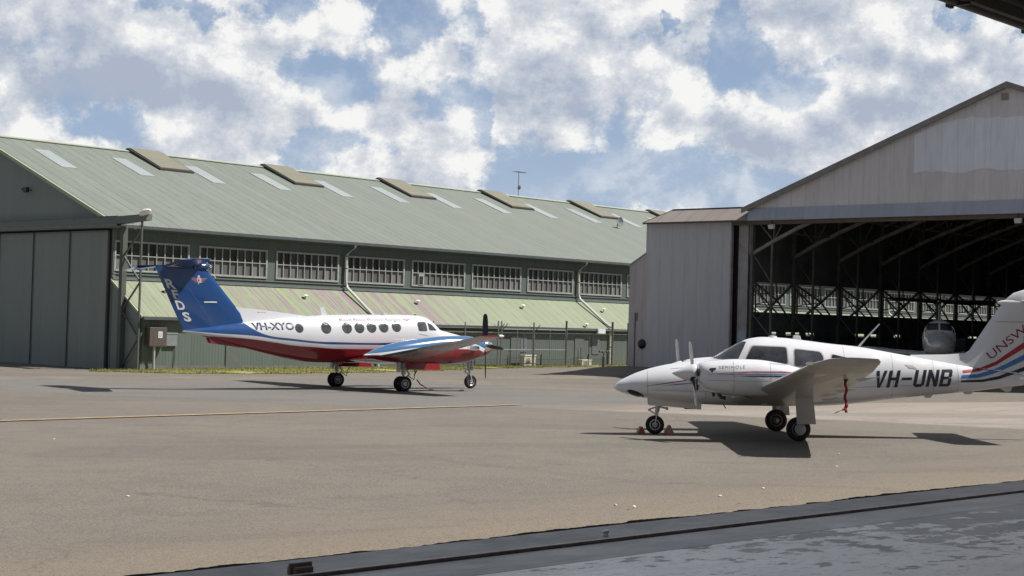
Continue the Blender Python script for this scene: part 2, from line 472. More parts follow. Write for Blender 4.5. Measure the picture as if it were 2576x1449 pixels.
# ragged tar joint between apron and slab
mb = MB(); rnd = random.Random(3)
rw = [rnd.uniform(-1, 1) for i in range(1700)]
edge = [.14 + .04 * sum(rw[i + j] for j in range(40)) / 7 + .03 * sum(rw[i + j] for j in range(6)) / 3 + rnd.uniform(-.008, .008) for i in range(1600)]
for i in range(1599):
    a0, a1 = -20 + i * .04, -20 + (i + 1) * .04
    p = [sill_xy(a0, .004), sill_xy(a1, .004), sill_xy(a1, edge[i + 1]), sill_xy(a0, edge[i])]
    z = [-.003, -.003, -.016, -.016]
    mb.poly([(q.x, q.y, k) for q, k in zip(p, z)])
tag(mb.build('joint_seal', M_TAR), kind='structure')

# slab of our own hangar
m, t, b = princ('hangar_slab')
co = t.new('ShaderNodeTexCoord').outputs['Object']        # x along the sill, y into the hangar
sx = t.sep(co)
peel = t.noise(t.vmath('MULTIPLY', co, (1.0, 1.6, 1)), 2.6, 10, .62)
reg = t.noise(co, .45, 3, .5)
conc = t.mix(t.mr(t.noise(co, 3, 8, .65), .3, .7), (.20, .198, .20), (.30, .298, .30))
paint = t.mix(t.mr(t.noise(co, 1.5, 6, .6), .3, .7), (.68, .665, .65), (.84, .82, .80))
cd = t.math('SUBTRACT', t.math('SUBTRACT', sx[0], 11.3), t.math('MULTIPLY', sx[1], .12))
more = t.math('ADD', peel, t.math('ADD', t.mr(sx[0], 8, 14.5, -.13, .10), t.mr(sx[1], 1.2, 3.4, .06, -.08)))
pm = t.mr(more, .50, .54)
c = t.mix(pm, paint, t.mix(.4, conc, (.17, .165, .16)))
c = t.mix(t.mr(t.noise(co, 26, 5, .7), .56, .68, 0, .6), c, (.20, .195, .19))
c = t.mix(t.mr(t.noise(t.vmath('MULTIPLY', co, (1, 2.2, 1)), 7, 6, .75), .54, .60, 0, .55), c, (.24, .235, .23))
c = t.mix(t.mr(t.noise(t.vmath('MULTIPLY', co, (.5, 1.3, 1)), 1.1, 5, .6), .50, .66, 0, .45), c, (.30, .29, .28))
strip = t.mr(sx[1], 1.195, 1.205, 1, 0)
cstrip = t.mix(t.mr(t.noise(t.vmath('MULTIPLY', co, (.6, 2, 1)), 2.0, 8, .65), .35, .7), (.19, .188, .188), (.36, .357, .357))
c = t.mix(strip, c, cstrip)
out = t.mr(sx[1], .52, .54, 1, 0)
c = t.mix(out, c, t.mix(t.mr(t.noise(co, 4, 8, .7), .35, .65), (.075, .078, .078), (.14, .145, .145)))
crack = t.math('ABSOLUTE', t.math('SUBTRACT', sx[1], 1.2))
c = t.mix(t.mr(crack, .006, .014, .95, 0), c, (.012, .012, .012))
c2 = t.math('ABSOLUTE', t.math('ADD', cd, t.math('MULTIPLY', t.math('SUBTRACT', t.noise(co, 2.2, 5, .6), .5), .10)))
c = t.mix(t.mr(c2, .006, .015, .9, 0), c, (.015, .015, .015))
t.set(b.inputs['Base Color'], c)
t.set(b.inputs['Roughness'], t.math('ADD', t.mr(t.noise(co, 1.3, 5, .6), .3, .7, .27, .42), t.math('MULTIPLY', t.math('MAXIMUM', pm, strip), .14))); b.inputs['Specular IOR Level'].default_value = .6
bn = t.new('ShaderNodeBump'); bn.inputs['Strength'].default_value = .35; bn.inputs['Distance'].default_value = .006
t.set(bn.inputs['Height'], t.math('SUBTRACT', t.noise(co, 30, 5, .65), pm)); t.l.new(bn.outputs[0], b.inputs['Normal'])
MS = Matrix.Identity(4)
for i, a in enumerate((SU, SV, Vector((0, 0, 1)))):
    for j in range(3): MS[j][i] = a[j]
MS[0][3], MS[1][3] = S0.x, S0.y
mb = MB()
mb.box((-30, 0, -.34), (60, .56, 0)); mb.box((-30, .56, -.34), (60, .66, -.035)); mb.box((-30, .66, -.34), (60, 40, 0))
sb = mb.build('hangar_floor', m); sb.matrix_world = MS; tag(sb, kind='structure')
MS_ = MS.copy()
# door rail in its groove
M_RAIL = mat('rail_steel', (.22, .17, .155), .45, .5, var=.3, scale=9, dirt=(.10, .05, .03), dirt_amt=.6)
mb = MB(); mb.box((-30, .585, -.035), (60, .635, .022))
rail = mb.build('door_rail', M_RAIL, bevel=.006); rail.matrix_world = MS
tag(rail, 'rusty steel door rail running along the dark concrete sill in the foreground', 'rail')
M_PEB = mat('pebble', (.62, .58, .50), .8, scale=20)
M_LEAF = mat('leaf', (.12, .06, .03), .8, scale=20)
def sill_pt(x, y): 
    d = ray(x, y); C = Vector((0, 0, CAMZ)); return C + d * (-CAMZ / d.z)
p = sill_pt(1524, 1347)
mb = MB(); mb.lathe([(-.03, .008), (-.026, .014), (.026, .014), (.03, .008)], (0, 0, .03), 0, 10)
mb.box((-.006, -.02, .0), (.006, .02, .03))
o = mb.build('rail_clip', mat('clip_metal', (.75, .75, .72), .35, .6), smooth=40); o.matrix_world = frame((p.x, p.y, 0), SU)
tag(o, 'small pale metal clip sitting on the rusty door rail', 'clip')
p = sill_pt(755, 1444)
mb = MB(); mb.box((-.07, -.05, 0), (.07, .05, .05)); mb.box((-.09, -.012, .0), (.09, .012, .075))
o = mb.build('rail_stop', mat('stop_metal', (.20, .15, .12), .6, .2, dirt=(.3, .20, .13), dirt_amt=.5), bevel=.008); o.matrix_world = frame((p.x, p.y, 0), SU)
tag(o, 'rusty brown stop block on the door rail at the bottom edge', 'rail stop')

# loose pebbles and leaves on the apron
peb = [(322, 1250, 1), (1548, 1272, 1), (1595, 1276, 1), (136, 1105, 1), (2110, 1143, 1), (1811, 1249, 1), (1920, 1230, 1), (2290, 1262, 0), (1411, 1170, 0), (1580, 1283, 0), (1045, 1204, 0), (2453, 1074, 0), (2105, 1175, 1), (1860, 1268, 0)]
PL = ['pale pebble alone on the asphalt at the lower left', 'left one of two pale pebbles just above the hangar sill', 'right one of two pale pebbles just above the hangar sill',
      'pale pebble below the yellow line at the far left', 'pale pebble right of the near wing shadow', 'pale pebble below the nose wheel chocks near the sill', 'pale pebble below the near wing shadow close to the sill', '',
      'dark dry leaf in the middle of the empty apron', 'dark dry leaf just below the two pale pebbles', 'dark dry leaf on the lower left half of the apron', 'dark dry leaf beside the aircraft tail shadow at right',
      'lower of the two pale pebbles right of the wing shadow', 'pale pebble nearest the middle of the dark sill']
for k, (x, y, kind) in enumerate(peb):
    if k == 7: continue
    p = atg(x, y); r = .016 if kind else .014
    bm = bmesh.new(); bmesh.ops.create_icosphere(bm, subdivisions=2, radius=r)
    for vv in bm.verts: vv.co *= 1 + rnd.uniform(-.18, .18); vv.co.z *= .6 if kind else .18; vv.co.x *= 1.3 if kind else 1.9
    me = bpy.data.meshes.new('pebble' if kind else 'leaf'); bm.to_mesh(me); bm.free()
    o = link('pebble' if kind else 'dry_leaf', me, M_PEB if kind else M_LEAF); o.location = (p.x, p.y, gz(p.x, p.y) + r * .5); o.rotation_euler.z = rnd.uniform(0, 3)
    tag(o, PL[k], 'pebble' if kind else 'leaf', 'pale pebbles scattered on the apron' if kind else 'dry leaves scattered on the apron')

# worn yellow taxi line, dashed and weathered
m, t, b = princ('worn_yellow_paint')
co = t.new('ShaderNodeTexCoord').outputs['Object']
x = t.sep(co)
wn = t.noise(t.vmath('MULTIPLY', co, (3, 9, 1)), 1.6, 8, .7)
dash = t.math('SINE', t.math('MULTIPLY', x[0], 2 * PI / .95))
c = t.mix(t.mr(dash, -.4, .4), (.40, .25, .08), (.36, .29, .17))
c = t.mix(t.mr(wn, .46, .58), c, (.14, .125, .11))
t.set(b.inputs['Base Color'], c); b.inputs['Roughness'].default_value = .8
mb = MB(); vs = []
MGl = frame(G0, U)
def gp(s, tt, dz=0):
    p = G0 + U * s - V * tt; return (p.x, p.y, gz(p.x, p.y) + dz)
def sheet(name, m, s0, s1, t0f, t1f, ns, dz=.006, nt=1):
    vs = []; fs = []
    for i in range(ns + 1):
        s = s0 + (s1 - s0) * i / ns
        for j in range(nt + 1):
            tt = t0f(s) + (t1f(s) - t0f(s)) * j / nt
            vs.append(gp(s, tt, dz))
    k = nt + 1
    for i in range(ns):
        for j in range(nt): fs.append((i * k + j, (i + 1) * k + j, (i + 1) * k + j + 1, i * k + j + 1))
    me = bpy.data.meshes.new(name); inv = MGl.inverted()
    me.from_pydata([tuple(inv @ Vector(v)) for v in vs], [], fs)
    for p in me.polygons: p.use_smooth = True
    o = link(name, me, m); o.matrix_world = MGl; return o
tl = sheet('taxi_line', m, -45, -10.9, lambda s: -37.85, lambda s: -37.45, 60, dz=.02)
tag(tl, kind='structure')

# ============================================================ grass strip by the green hangar
m, t, b = princ('grass')
co = t.new('ShaderNodeTexCoord').outputs['Object']
n_ = t.noise(co, .9, 6, .65); n2 = t.noise(co, 9, 4, .7)
c = t.mix(t.mr(n_, .35, .65), (.11, .15, .03), (.27, .25, .09)); c = t.mix(t.mr(t.noise(co, .6, 7, .7), .54, .64, 0, .8), c, (.22, .185, .14))
c = t.mix(t.mr(n2, .3, .75, 0, .6), c, (.36, .33, .13))
t.set(b.inputs['Base Color'], c); b.inputs['Roughness'].default_value = .85; b.inputs['Specular IOR Level'].default_value = .2
M_GRASS = m
bx = [(-2.9, -3.6), (-1.5, -5.6), (0, -7.3), (3, -8.3), (9, -8.6), (14, -7.6), (20, -6.2), (26, -4.6), (31, -4.8), (36, -6.0), (41, -5.5), (52, -5.5), (110, -5.5)]
def gfront(s): return float(np.interp(s, [p[0] for p in bx], [p[1] for p in bx])) + .35 * math.sin(s * 2.3) + .25 * math.sin(s * 5.1)
rg = random.Random(11); vs = []; fs = []
def blade(s, tt, h, w):
    x, y, z = gp(s, tt); a = rg.uniform(0, PI); i = len(vs)
    lx, ly = rg.uniform(-.6, .6) * h, rg.uniform(-.6, .6) * h
    vs.extend([(x - w * math.cos(a), y - w * math.sin(a), z), (x + w * math.cos(a), y + w * math.sin(a), z), (x + lx, y + ly, z + h)]); fs.append((i, i + 1, i + 2))
NS = 340
for i in range(NS):                                   # turf base
    s0 = -2.9 + i * .34; s1 = s0 + .34
    for a, b_ in ((0, .5), (.5, 1)):
        k = len(vs)
        for s, w in ((s0, a), (s1, a), (s1, b_), (s0, b_)):
            tt = -2.62 + (gfront(s) + 2.62) * w; vs.append(gp(s, tt, .025))
        fs.append((k, k + 1, k + 2, k + 3))
for i in range(42000):
    s = rg.uniform(-2.9, 46) if i % 3 else rg.uniform(-2.9, 28); w = rg.random(); f = gfront(s)
    tt = -2.64 + (f + 2.64 - .25) * w
    if w > .45 and math.sin(s * 1.9 + 3 * w) + math.sin(s * .63) + rg.uniform(-.6, .6) > .9: continue
    blade(s, tt, rg.uniform(.03, .10) * (1.6 if w < .12 else 1), rg.uniform(.012, .03))
me = bpy.data.meshes.new('grass_strip'); me.from_pydata(vs, [], fs)
gs = link('grass_strip', me, M_GRASS); tag(gs, kind='stuff')
gs['label'] = 'yellow green grass strip along the foot of the green hangar'; gs['category'] = 'grass'
#SECTION green
# ============================================================ green hangar
def onplane(x, y, P0, n):
    d = ray(x, y); C = Vector((0, 0, CAMZ)); n = Vector(n)
    return C + d * ((Vector(P0) - C).dot(n) / d.dot(n))
def gl(P): return MG.inverted() @ Vector(P)
L = 104.
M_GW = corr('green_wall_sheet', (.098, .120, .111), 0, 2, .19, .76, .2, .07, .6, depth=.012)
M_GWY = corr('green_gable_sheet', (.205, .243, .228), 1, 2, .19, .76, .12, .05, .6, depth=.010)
M_GTRIM = mat('green_trim', (.125, .150, .142), .55, var=.1)
M_GPALE = mat('pale_green_trim', (.34, .38, .26), .6, var=.08)
M_GUT = mat('gutter_grey', (.065, .078, .085), .5, var=.15, scale=2)
M_DARK = mat('dark_interior', (.012, .012, .012), .9)
M_WFR = mat('white_window_frame', (.29, .31, .295), .55, var=.16, scale=4)
def roof_extra(t, co, c):
    x = t.sep(co)
    n = t.noise(t.vmath('MULTIPLY', co, (.5, .25, .25)), 1.2, 6, .6)
    c = t.mix(t.mr(n, .42, .66, 0, .35), c, (.158, .160, .148))
    d = t.mr(t.noise(t.vmath('MULTIPLY', co, (7, .5, .5)), .8, 4, .6), .5, .7, 0, .25)
    return t.mix(d, c, (.185, .20, .175))
M_ROOF = corr('green_roof_sheet', (.150, .172, .150), 0, 1, .25, .76, .95, .07, .65, extra=roof_extra, depth=.02)
def lean_extra(t, co, c):
    x = t.sep(co)
    band = t.noise(t.vmath('MULTIPLY', co, (2.6, .22, .22)), 1.0, 6, .7)
    zone = t.math('MULTIPLY', t.mr(x[0], 5, 9.5), t.mr(x[0], 20, 25, 1, 0))
    near = t.mr(x[0], 6, 20, .9, .15)
    c = t.mix(t.math('MULTIPLY', zone, t.mr(band, .47, .56)), c, (.205, .15, .175))
    c = t.mix(t.math('MULTIPLY', zone, t.mr(band, .42, .36, 0, .9)), c, (.20, .285, .085))
    st = t.noise(t.vmath('MULTIPLY', co, (11, .15, .15)), 1.0, 3, .6)
    c = t.mix(t.math('MULTIPLY', near, t.mr(st, .50, .60, 0, .65)), c, (.19, .165, .13))
    return c
M_LEAN = corr('lean_to_roof_sheet', (.205, .238, .165), 0, 1, .25, .76, .8, .06, .6, extra=lean_extra, depth=.02)
M_SKYL = mat('skylight_sheet', (.26, .295, .30), .35, var=.07, scale=1, stretch=(1, .3, 1))

hg = thing('green_hangar', 'long green corrugated hangar with a row of white framed windows above its lean-to', 'hangar', MG)
HB = -1.45
SL = .38
RY = 13.7; RZ = 6.0 + SL * (RY + .5)
NW = 19; W0 = .07; WP = 5.184; WW = 4.53; WZ0, WZ1 = 3.68, 5.2
# long wall, with openings for the windows
mb = MB()
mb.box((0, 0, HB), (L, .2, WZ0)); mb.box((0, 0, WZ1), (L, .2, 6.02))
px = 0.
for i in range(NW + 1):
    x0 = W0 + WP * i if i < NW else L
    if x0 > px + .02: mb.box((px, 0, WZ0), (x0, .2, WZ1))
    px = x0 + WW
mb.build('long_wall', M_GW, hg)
mb = MB(); mb.box((.1, .9, HB), (L, 1.0, 6.0)); mb.box((.1, .2, 3.0), (L, .9, 3.1)); mb.build('inner_lining', mat('inner_lining', (.085, .08, .078), .9, var=.4, scale=1.2), hg)
mb = MB(); mb.box((-.02, -.09, 3.22), (L, -.0, 3.34)); mb.box((0, -.05, 3.5), (L, -.002, 3.56)); mb.box((0, -.06, 5.78), (L, -.002, 5.86))
mb.build('wall_flashing', M_GTRIM, hg)
# windows
m, t, b = princ('upper_pane'); co = t.new('ShaderNodeTexCoord').outputs['Object']
n_ = t.noise(t.vmath('MULTIPLY', co, (1.6, 1, .8)), 1.2, 7, .65)
idx = t.math('FLOOR', t.math('DIVIDE', t.sep(co)[0], WW / 9)); wn = t.new('ShaderNodeTexWhiteNoise', noise_dimensions='1D'); t.set(wn.inputs['W'], idx)
t.set(b.inputs['Base Color'], t.mix(t.math('ADD', t.math('MULTIPLY', wn.outputs[0], .45), t.mr(n_, .35, .7, 0, .6)), (.014, .015, .014), (.085, .088, .085)))
b.inputs['Roughness'].default_value = .22; b.inputs['Specular IOR Level'].default_value = .35
M_P1 = m
m, t, b = princ('lower_pane'); co = t.new('ShaderNodeTexCoord').outputs['Object']
n_ = t.noise(t.vmath('MULTIPLY', co, (9, 1, .6)), 1.4, 7, .65)
idx = t.math('FLOOR', t.math('DIVIDE', t.sep(co)[0], WW / 9)); wn = t.new('ShaderNodeTexWhiteNoise', noise_dimensions='1D'); t.set(wn.inputs['W'], t.math('ADD', idx, 7.3))
t.set(b.inputs['Base Color'], t.mix(t.math('ADD', t.math('MULTIPLY', wn.outputs[0], .5), t.mr(n_, .35, .7, 0, .6)), (.05, .05, .05), (.20, .195, .195)))
b.inputs['Roughness'].default_value = .4; b.inputs['Specular IOR Level'].default_value = .3
M_P2 = m
zm = WZ0 + (WZ1 - WZ0) * .52
def make_window():
    mb = MB(); w = .075
    mb.box((-w * .3, -.06, WZ0 - w * .3), (w, .04, WZ1 + w * .3)); mb.box((WW - w, -.06, WZ0 - w * .3), (WW + w * .3, .04, WZ1 + w * .3))
    mb.box((w, -.06, WZ1 - w), (WW - w, .04, WZ1 + w * .3)); mb.box((w, -.07, WZ0 - w * .3), (WW - w, .04, WZ0 + w))
    fr = mb.build('window', M_WFR, None)
    mb = MB(); g = .022
    for k in range(1, 9):
        x = WW * k / 9; mb.box((x - g, -.045, WZ0 + w), (x + g, .03, zm - g)); mb.box((x - g, -.045, zm + g), (x + g, .03, WZ1 - w))
    mb.box((w, -.047, zm - g), (WW - w, .032, zm + g))
    mb.build('glazing_bar', M_WFR, fr)
    mb = MB(); mb.box((w * .5, .045, zm), (WW - w * .5, .055, WZ1 - .02)); mb.build('upper_panes', M_P1, fr)
    mb = MB(); mb.box((w * .5, .045, WZ0 + .02), (WW - w * .5, .055, zm - .001)); mb.build('lower_panes', M_P2, fr)
    return fr
w0 = make_window()
for i in range(NW):
    w = w0 if i == 0 else copy_tree(w0)
    w.parent = hg; w.location.x = W0 + WP * i
# air conditioner box in one window
mb = MB(); x0 = W0 + WP * 4 + .52; mb.box((x0, -.1, WZ0 + .06), (x0 + .46, .04, zm - .04)); mb.build('window_air_conditioner', M_WFR, hg)
mb = MB()
for k in range(5): mb.box((x0 + .05, -.115, WZ0 + .12 + k * .1), (x0 + .34, -.1, WZ0 + .19 + k * .1))
mb.build('louvre', mat('black_plastic', (.015, .015, .017), .4), hg)

# roof, both slopes
def slope_sheet(x0, x1, y0, z0, y1, z1, th=.07):
    mb = MB(); mb.hexa([(x0, y0, z0 - th), (x1, y0, z0 - th), (x1, y1, z1 - th), (x0, y1, z1 - th)], [(x0, y0, z0), (x1, y0, z0), (x1, y1, z1), (x0, y1, z1)]); return mb
slope_sheet(-.22, L, -.5, 6.0, RY, RZ).build('roof', M_ROOF, hg)
slope_sheet(-.22, L, 2 * RY + .5, 6.0, RY + .001, RZ).build('roof', M_ROOF, hg)
mb = MB()
for sg in (-1, 1): mb.hexa([(-.28, RY, RZ + .03), (L, RY, RZ + .03), (L, RY + sg * .32, RZ + .03 - SL * .32 + .02), (-.28, RY + sg * .32, RZ + .03 - SL * .32 + .02)],
                           [(-.28, RY, RZ + .07), (L, RY, RZ + .07), (L, RY + sg * .32, RZ + .07 - SL * .32 + .02), (-.28, RY + sg * .32, RZ + .07 - SL * .32 + .02)])
mb.build('ridge_cap', mat('ridge_cap', (.30, .33, .26), .6), hg)
mb = MB()
for y0, y1 in ((-.5, RY), (2 * RY + .5, RY)):
    a = (y0, 6.0); c = (y1, RZ)
    mb.hexa([(-.30, a[0], a[1] - .16), (-.222, a[0], a[1] - .16), (-.222, c[0], c[1] - .16), (-.30, c[0], c[1] - .16)], [(-.30, a[0], a[1] + .035), (-.222, a[0], a[1] + .035), (-.222, c[0], c[1] + .035), (-.30, c[0], c[1] + .035)])
mb.build('verge_board', M_GPALE, hg)
mb = MB(); mb.box((-.2, -.66, 5.83), (L, -.50, 5.985)); mb.build('gutter', M_GUT, hg)
mb = MB(); mb.box((-.2, -.498, 5.88), (L, -.46, 5.92)); mb.box((0, -.46, 5.87), (L, -.02, 5.90)); mb.build('soffit', M_GTRIM, hg)
# gable wall and sliding doors
mb = MB(); mb.hexa([(0, 0, 5.9), (0, 2 * RY, 5.9), (0, 2 * RY, 6.0 + SL * .3), (0, RY, RZ - .1), (0, 0, 6.0 + SL * .3)][::1],
                   [(.15, 0, 5.9), (.15, 2 * RY, 5.9), (.15, 2 * RY, 6.0 + SL * .3), (.15, RY, RZ - .1), (.15, 0, 6.0 + SL * .3)])
mb.build('gable_wall', M_GWY, hg)
mb = MB(); mb.box((-.02, -.03, HB), (.16, .12, 5.9)); mb.build('corner_post', M_GTRIM, hg)
M_DOOR = corr('green_door_sheet', (.215, .250, .232), 1, 2, .15, .9, .12, .06, .6, depth=.012)
for i in range(7):
    y0 = .22 + 3.52 * i
    mb = MB(); mb.box((-.15, y0 + .07, HB + .08), (-.07, y0 + 3.40, 5.62))
    d = mb.build('sliding_door', M_DOOR, hg)
    mb = MB(); mb.box((-.175, y0 + .03, HB + .05), (-.06, y0 + .068, 5.66)); mb.box((-.175, y0 + 3.402, HB + .05), (-.06, y0 + 3.44, 5.66))
    mb.box((-.17, y0 + .07, 5.622), (-.06, y0 + 3.40, 5.7)); mb.build('door_edge', M_GTRIM, d)
mb = MB(); mb.box((-.05, .13, HB), (-.02, 25.2, 5.9)); mb.build('door_recess', mat('door_recess', (.02, .018, .017), .9), hg)
mb = MB()
mb.box((-.40, -.95, 5.98), (-.003, 27, 6.36)); mb.box((-.45, -1.2, 5.80), (-.003, 27, 5.87))
mb.hexa([(-.40, -.95, 5.98), (-.003, -.95, 5.98), (-.003, -.95, 6.36), (-.40, -.95, 6.36)], [(-.36, -3.3, 6.12), (-.03, -3.3, 6.12), (-.03, -3.3, 6.42), (-.36, -3.3, 6.42)])
mb.build('door_header', M_GTRIM, hg)
mb = MB(); mb.box((-.44, -.9, 6.362), (-.0, 27, 6.385)); mb.box((-.44, -.9, 5.872), (-.41, 27, 5.975)); mb.build('header_flashing', mat('header_flashing', (.17, .19, .14), .6), hg)
# lattice tower carrying the header
mb = MB()
mb.bar((-.16, -1.14, HB), (-.16, -1.14, 5.80), .27, .27); mb.bar((-.16, -2.66, HB), (-.16, -2.66, 6.1), .08, .08)
zz = [-1.2, .35, 1.7, 3.1, 4.4, 5.7]
for k in range(len(zz) - 1):
    a = (-.16, -1.18, zz[k]); c = (-.16, -2.66, zz[k + 1])
    if k % 2: a, c = (-.16, -2.66, zz[k]), (-.16, -1.18, zz[k + 1])
    mb.bar(a, c, .07, .07)
mb.build('lattice_post', mat('tower_green', (.075, .088, .075), .6), hg)
# lean-to
LY = -2.6; LZ0, LZ1 = 3.22, 1.42
mb = MB(); mb.box((0, LY, HB), (L, LY + .15, LZ1 - .12)); mb.build('lean_to_wall', M_GW, hg)
mb = MB(); mb.hexa([(0, 0, HB), (0, LY, HB), (0, LY, LZ1 - .1), (0, 0, LZ0 - .06)], [(.12, 0, HB), (.12, LY, HB), (.12, LY, LZ1 - .1), (.12, 0, LZ0 - .06)]); mb.build('lean_to_end_wall', M_GWY, hg)
k_ = (LZ0 - LZ1) / 2.78
slope_sheet(-.03, L, -2.78, LZ1, 0, LZ0, .05).build('lean_to_roof', M_LEAN, hg)
mb = MB(); mb.hexa([(-.09, -2.78, LZ1 - .1), (-.032, -2.78, LZ1 - .1), (-.032, 0, LZ0 - .1), (-.09, 0, LZ0 - .1)], [(-.09, -2.78, LZ1 + .03), (-.032, -2.78, LZ1 + .03), (-.032, 0, LZ0 + .03), (-.09, 0, LZ0 + .03)]); mb.build('lean_to_verge', M_GPALE, hg)
mb = MB(); mb.box((-.05, -2.93, LZ1 - .16), (L, -2.79, LZ1 - .015)); mb.box((0, -2.78, LZ1 - .20), (L, LY, LZ1 - .16)); mb.build('lean_to_gutter', M_GUT, hg)
mb = MB(); mb.box((0, LY - .03, HB), (L, LY - .002, -1.0)); mb.build('plinth', mat('plinth', (.12, .12, .105), .8, var=.25), hg)
# door and panel joints of the lean-to wall
for x in (5.2, 26.9, 33.0):
    mb = MB(); mb.box((x, LY - .05, HB + .1), (x + .9, LY - .002, .85)); mb.build('side_door', mat('side_door', (.10, .115, .11), .5), hg)
# skylights
for i in range(20):
    x = 2.25 + 5.12 * i
    y0, y1 = 8.7, 11.75
    mb = MB(); za = 6.0 + SL * (y0 + .5); zb = 6.0 + SL * (y1 + .5)
    mb.hexa([(x, y0, za + .004), (x + 1.02, y0, za + .004), (x + 1.02, y1, zb + .004), (x, y1, zb + .004)], [(x, y0, za + .03), (x + 1.02, y0, za + .03), (x + 1.02, y1, zb + .03), (x, y1, zb + .03)])
    mb.build('skylight', M_SKYL, hg)
# ridge ventilators
M_VDK = mat('ventilator_frame', (.030, .028, .024), .6)
M_VT = corr('ventilator_louvre', (.175, .170, .130), 1, 0, .42, .42, 1.0, .05, .6, depth=.10)
def rz(y): return 6.0 + SL * ((y if y <= RY else 2 * RY - y) + .5)
for i in range(10):
    x0 = 9.75 + 10.3 * i; x1 = x0 + 2.45
    mb = MB(); h0, h1 = .13, .19; ya = 10.2
    for (ys) in (ya, 2 * RY - ya):
        A = [(x0, ys, rz(ys)), (x1, ys, rz(ys)), (x1, RY, RZ), (x0, RY, RZ)]
        B = [(x0, ys, rz(ys) + h0), (x1, ys, rz(ys) + h0), (x1, RY, RZ + h1), (x0, RY, RZ + h1)]
        mb.hexa(A, B)
    fr = mb.build('ventilator', M_VDK, hg)
    mb = MB()
    for ys, sg in ((ya, 1), (2 * RY - ya, -1)):
        e = .15
        A = [(x0 + e, ys + sg * e, rz(ys) + h0 + e * SL + .004), (x1 - e, ys + sg * e, rz(ys) + h0 + e * SL + .004), (x1 - e, RY - sg * .06, RZ + h1 + .0), (x0 + e, RY - sg * .06, RZ + h1 + .0)]
        mb.hexa(A, [(p[0], p[1], p[2] + .03) for p in A])
    mb.build('louvre', M_VT, fr)
# downpipes
M_PIPE = mat('downpipe_paint', (.48, .50, .47), .4, var=.08)
def dpipe(x):
    mb = MB(); r = .085
    yl = lambda y: LZ0 + (y) * k_ + .12
    mb.tube([(x + .32, -.56, 5.84), (x + .3, -.5, 5.7), (x, -.13, 5.2), (x, -.13, 3.75), (x + .02, -.3, 3.35), (x + .18, -2.4, yl(-2.4)), (x + .20, -2.86, yl(-2.8))], r, 12)
    o = mb.build('downpipe', M_PIPE, hg, smooth=50)
    mb = MB(); mb.tube([(x + .34, LY - .10, LZ1 - .2), (x + .34, LY - .10, HB + .05)], r, 12)
    mb.build('downpipe', M_PIPE, hg, smooth=50)
    mb = MB()
    for z in (4.45, 5.15): mb.tube([(x, -.13, z), (x, -.13, z + .05)], r * 1.15, 12)
    mb.tube([(x + .34, LY - .10, .2), (x + .34, LY - .10, .25)], r * 1.15, 12)
    mb.build('pipe_bracket', M_GUT, o, smooth=50)
for i in range(5): dpipe(15.45 + 20.72 * i)
# small white caps on the lean-to roof
def leanhit(x, y):
    nn = V * (k_) + Vector((0, 0, 1)); P0 = G0 + Vector((0, 0, LZ0))
    return gl(onplane(x, y, P0, nn))
K = 2576 / 4032
caps = [((1150 + 150 / 2.862) * K, (1150 + 72 / 2.862) * K), ((1150 + 1415 / 2.862) * K, (1150 + 130 / 2.862) * K), ((1900 + 575 / 3.62) * K, (1150 + 225 / 3.62) * K), ((1900 + 1725 / 3.62) * K, (1150 + 275 / 3.62) * K), ((1900 + 1480 / 3.62) * K, (1150 + 490 / 3.62) * K), ((450 + 560 / 2.786) * K, (980 + 480 / 2.786) * K)]
M_CAP = mat('white_cap', (.72, .70, .62), .5)
for (x, y) in caps:
    p = leanhit(x, y); mb = MB()
    mb.lathe([(0, .05), (.16, .05), (.17, .16), (.21, .13), (.24, .02)], (p.x, p.y, p.z - .02), 2, 12); mb.build('vent_cap', M_CAP, hg, smooth=40)
# thin white conduit under the lean-to gutter
mb = MB(); mb.tube([(19.5, LY - .06, 1.05), (25.2, LY - .06, 1.03)], .03, 6); mb.build('conduit', M_CAP, hg)

# ---- things fixed on the green hangar but liftable on their own
def at_green(name, label, cat, s, tt, z, group=None): 
    return thing(name, label, cat, MG @ Matrix.Translation((s, tt, z)), group)
o = at_green('roof_antenna', 'thin television antenna on a mast standing on the green hangar ridge', 'antenna', 45.1, RY, RZ)
M_MAST = mat('antenna_metal', (.12, .11, .11), .5, .6)
mb = MB(); mb.tube([(0, 0, 0), (0, 0, 1.95)], .025, 6); mb.build('mast', M_MAST, o)
mb = MB(); mb.tube([(-.45, 0, 1.9), (.75, 0, 1.88)], .016, 6)
for k in range(6): x = -.4 + k * .21; l = .34 - k * .02; mb.tube([(x, -l, 1.9), (x, l, 1.9)], .012, 5)
mb.build('boom', M_MAST, o)
mb = MB(); mb.lathe([(-.03, .03), (0, .16), (.03, .18)], (.07, -.05, .72), 1, 12); mb.bar((-.1, 0, .62), (.16, 0, .86), .03); mb.build('small_dish', M_MAST, o, smooth=40)
P = gl(onplane(1548, 566, G0 + Vector((0, 0, 6.0 + SL * .5)), Vector((0, 0, 1)) + V * SL))
o = at_green('satellite_dish', 'round grey mesh satellite dish standing on the green roof slope', 'satellite dish', P.x, P.y - .1, P.z)
M_DISH = mat('dish_grey', (.17, .18, .19), .7, .0, var=.1)
mb = MB(); prof = []
rings = []
for k in range(7):
    r = .36 * k / 6 + .001; rings.append([(r * math.cos(a), -.30 - .10 * (r / .36) ** 2, r * math.sin(a) + .25) for a in [2 * PI * j / 24 for j in range(24)]])
mb.loft(rings, caps=False); ds = mb.build('reflector', M_DISH, o, smooth=60)
md = ds.modifiers.new('thickness', 'SOLIDIFY'); md.thickness = .015
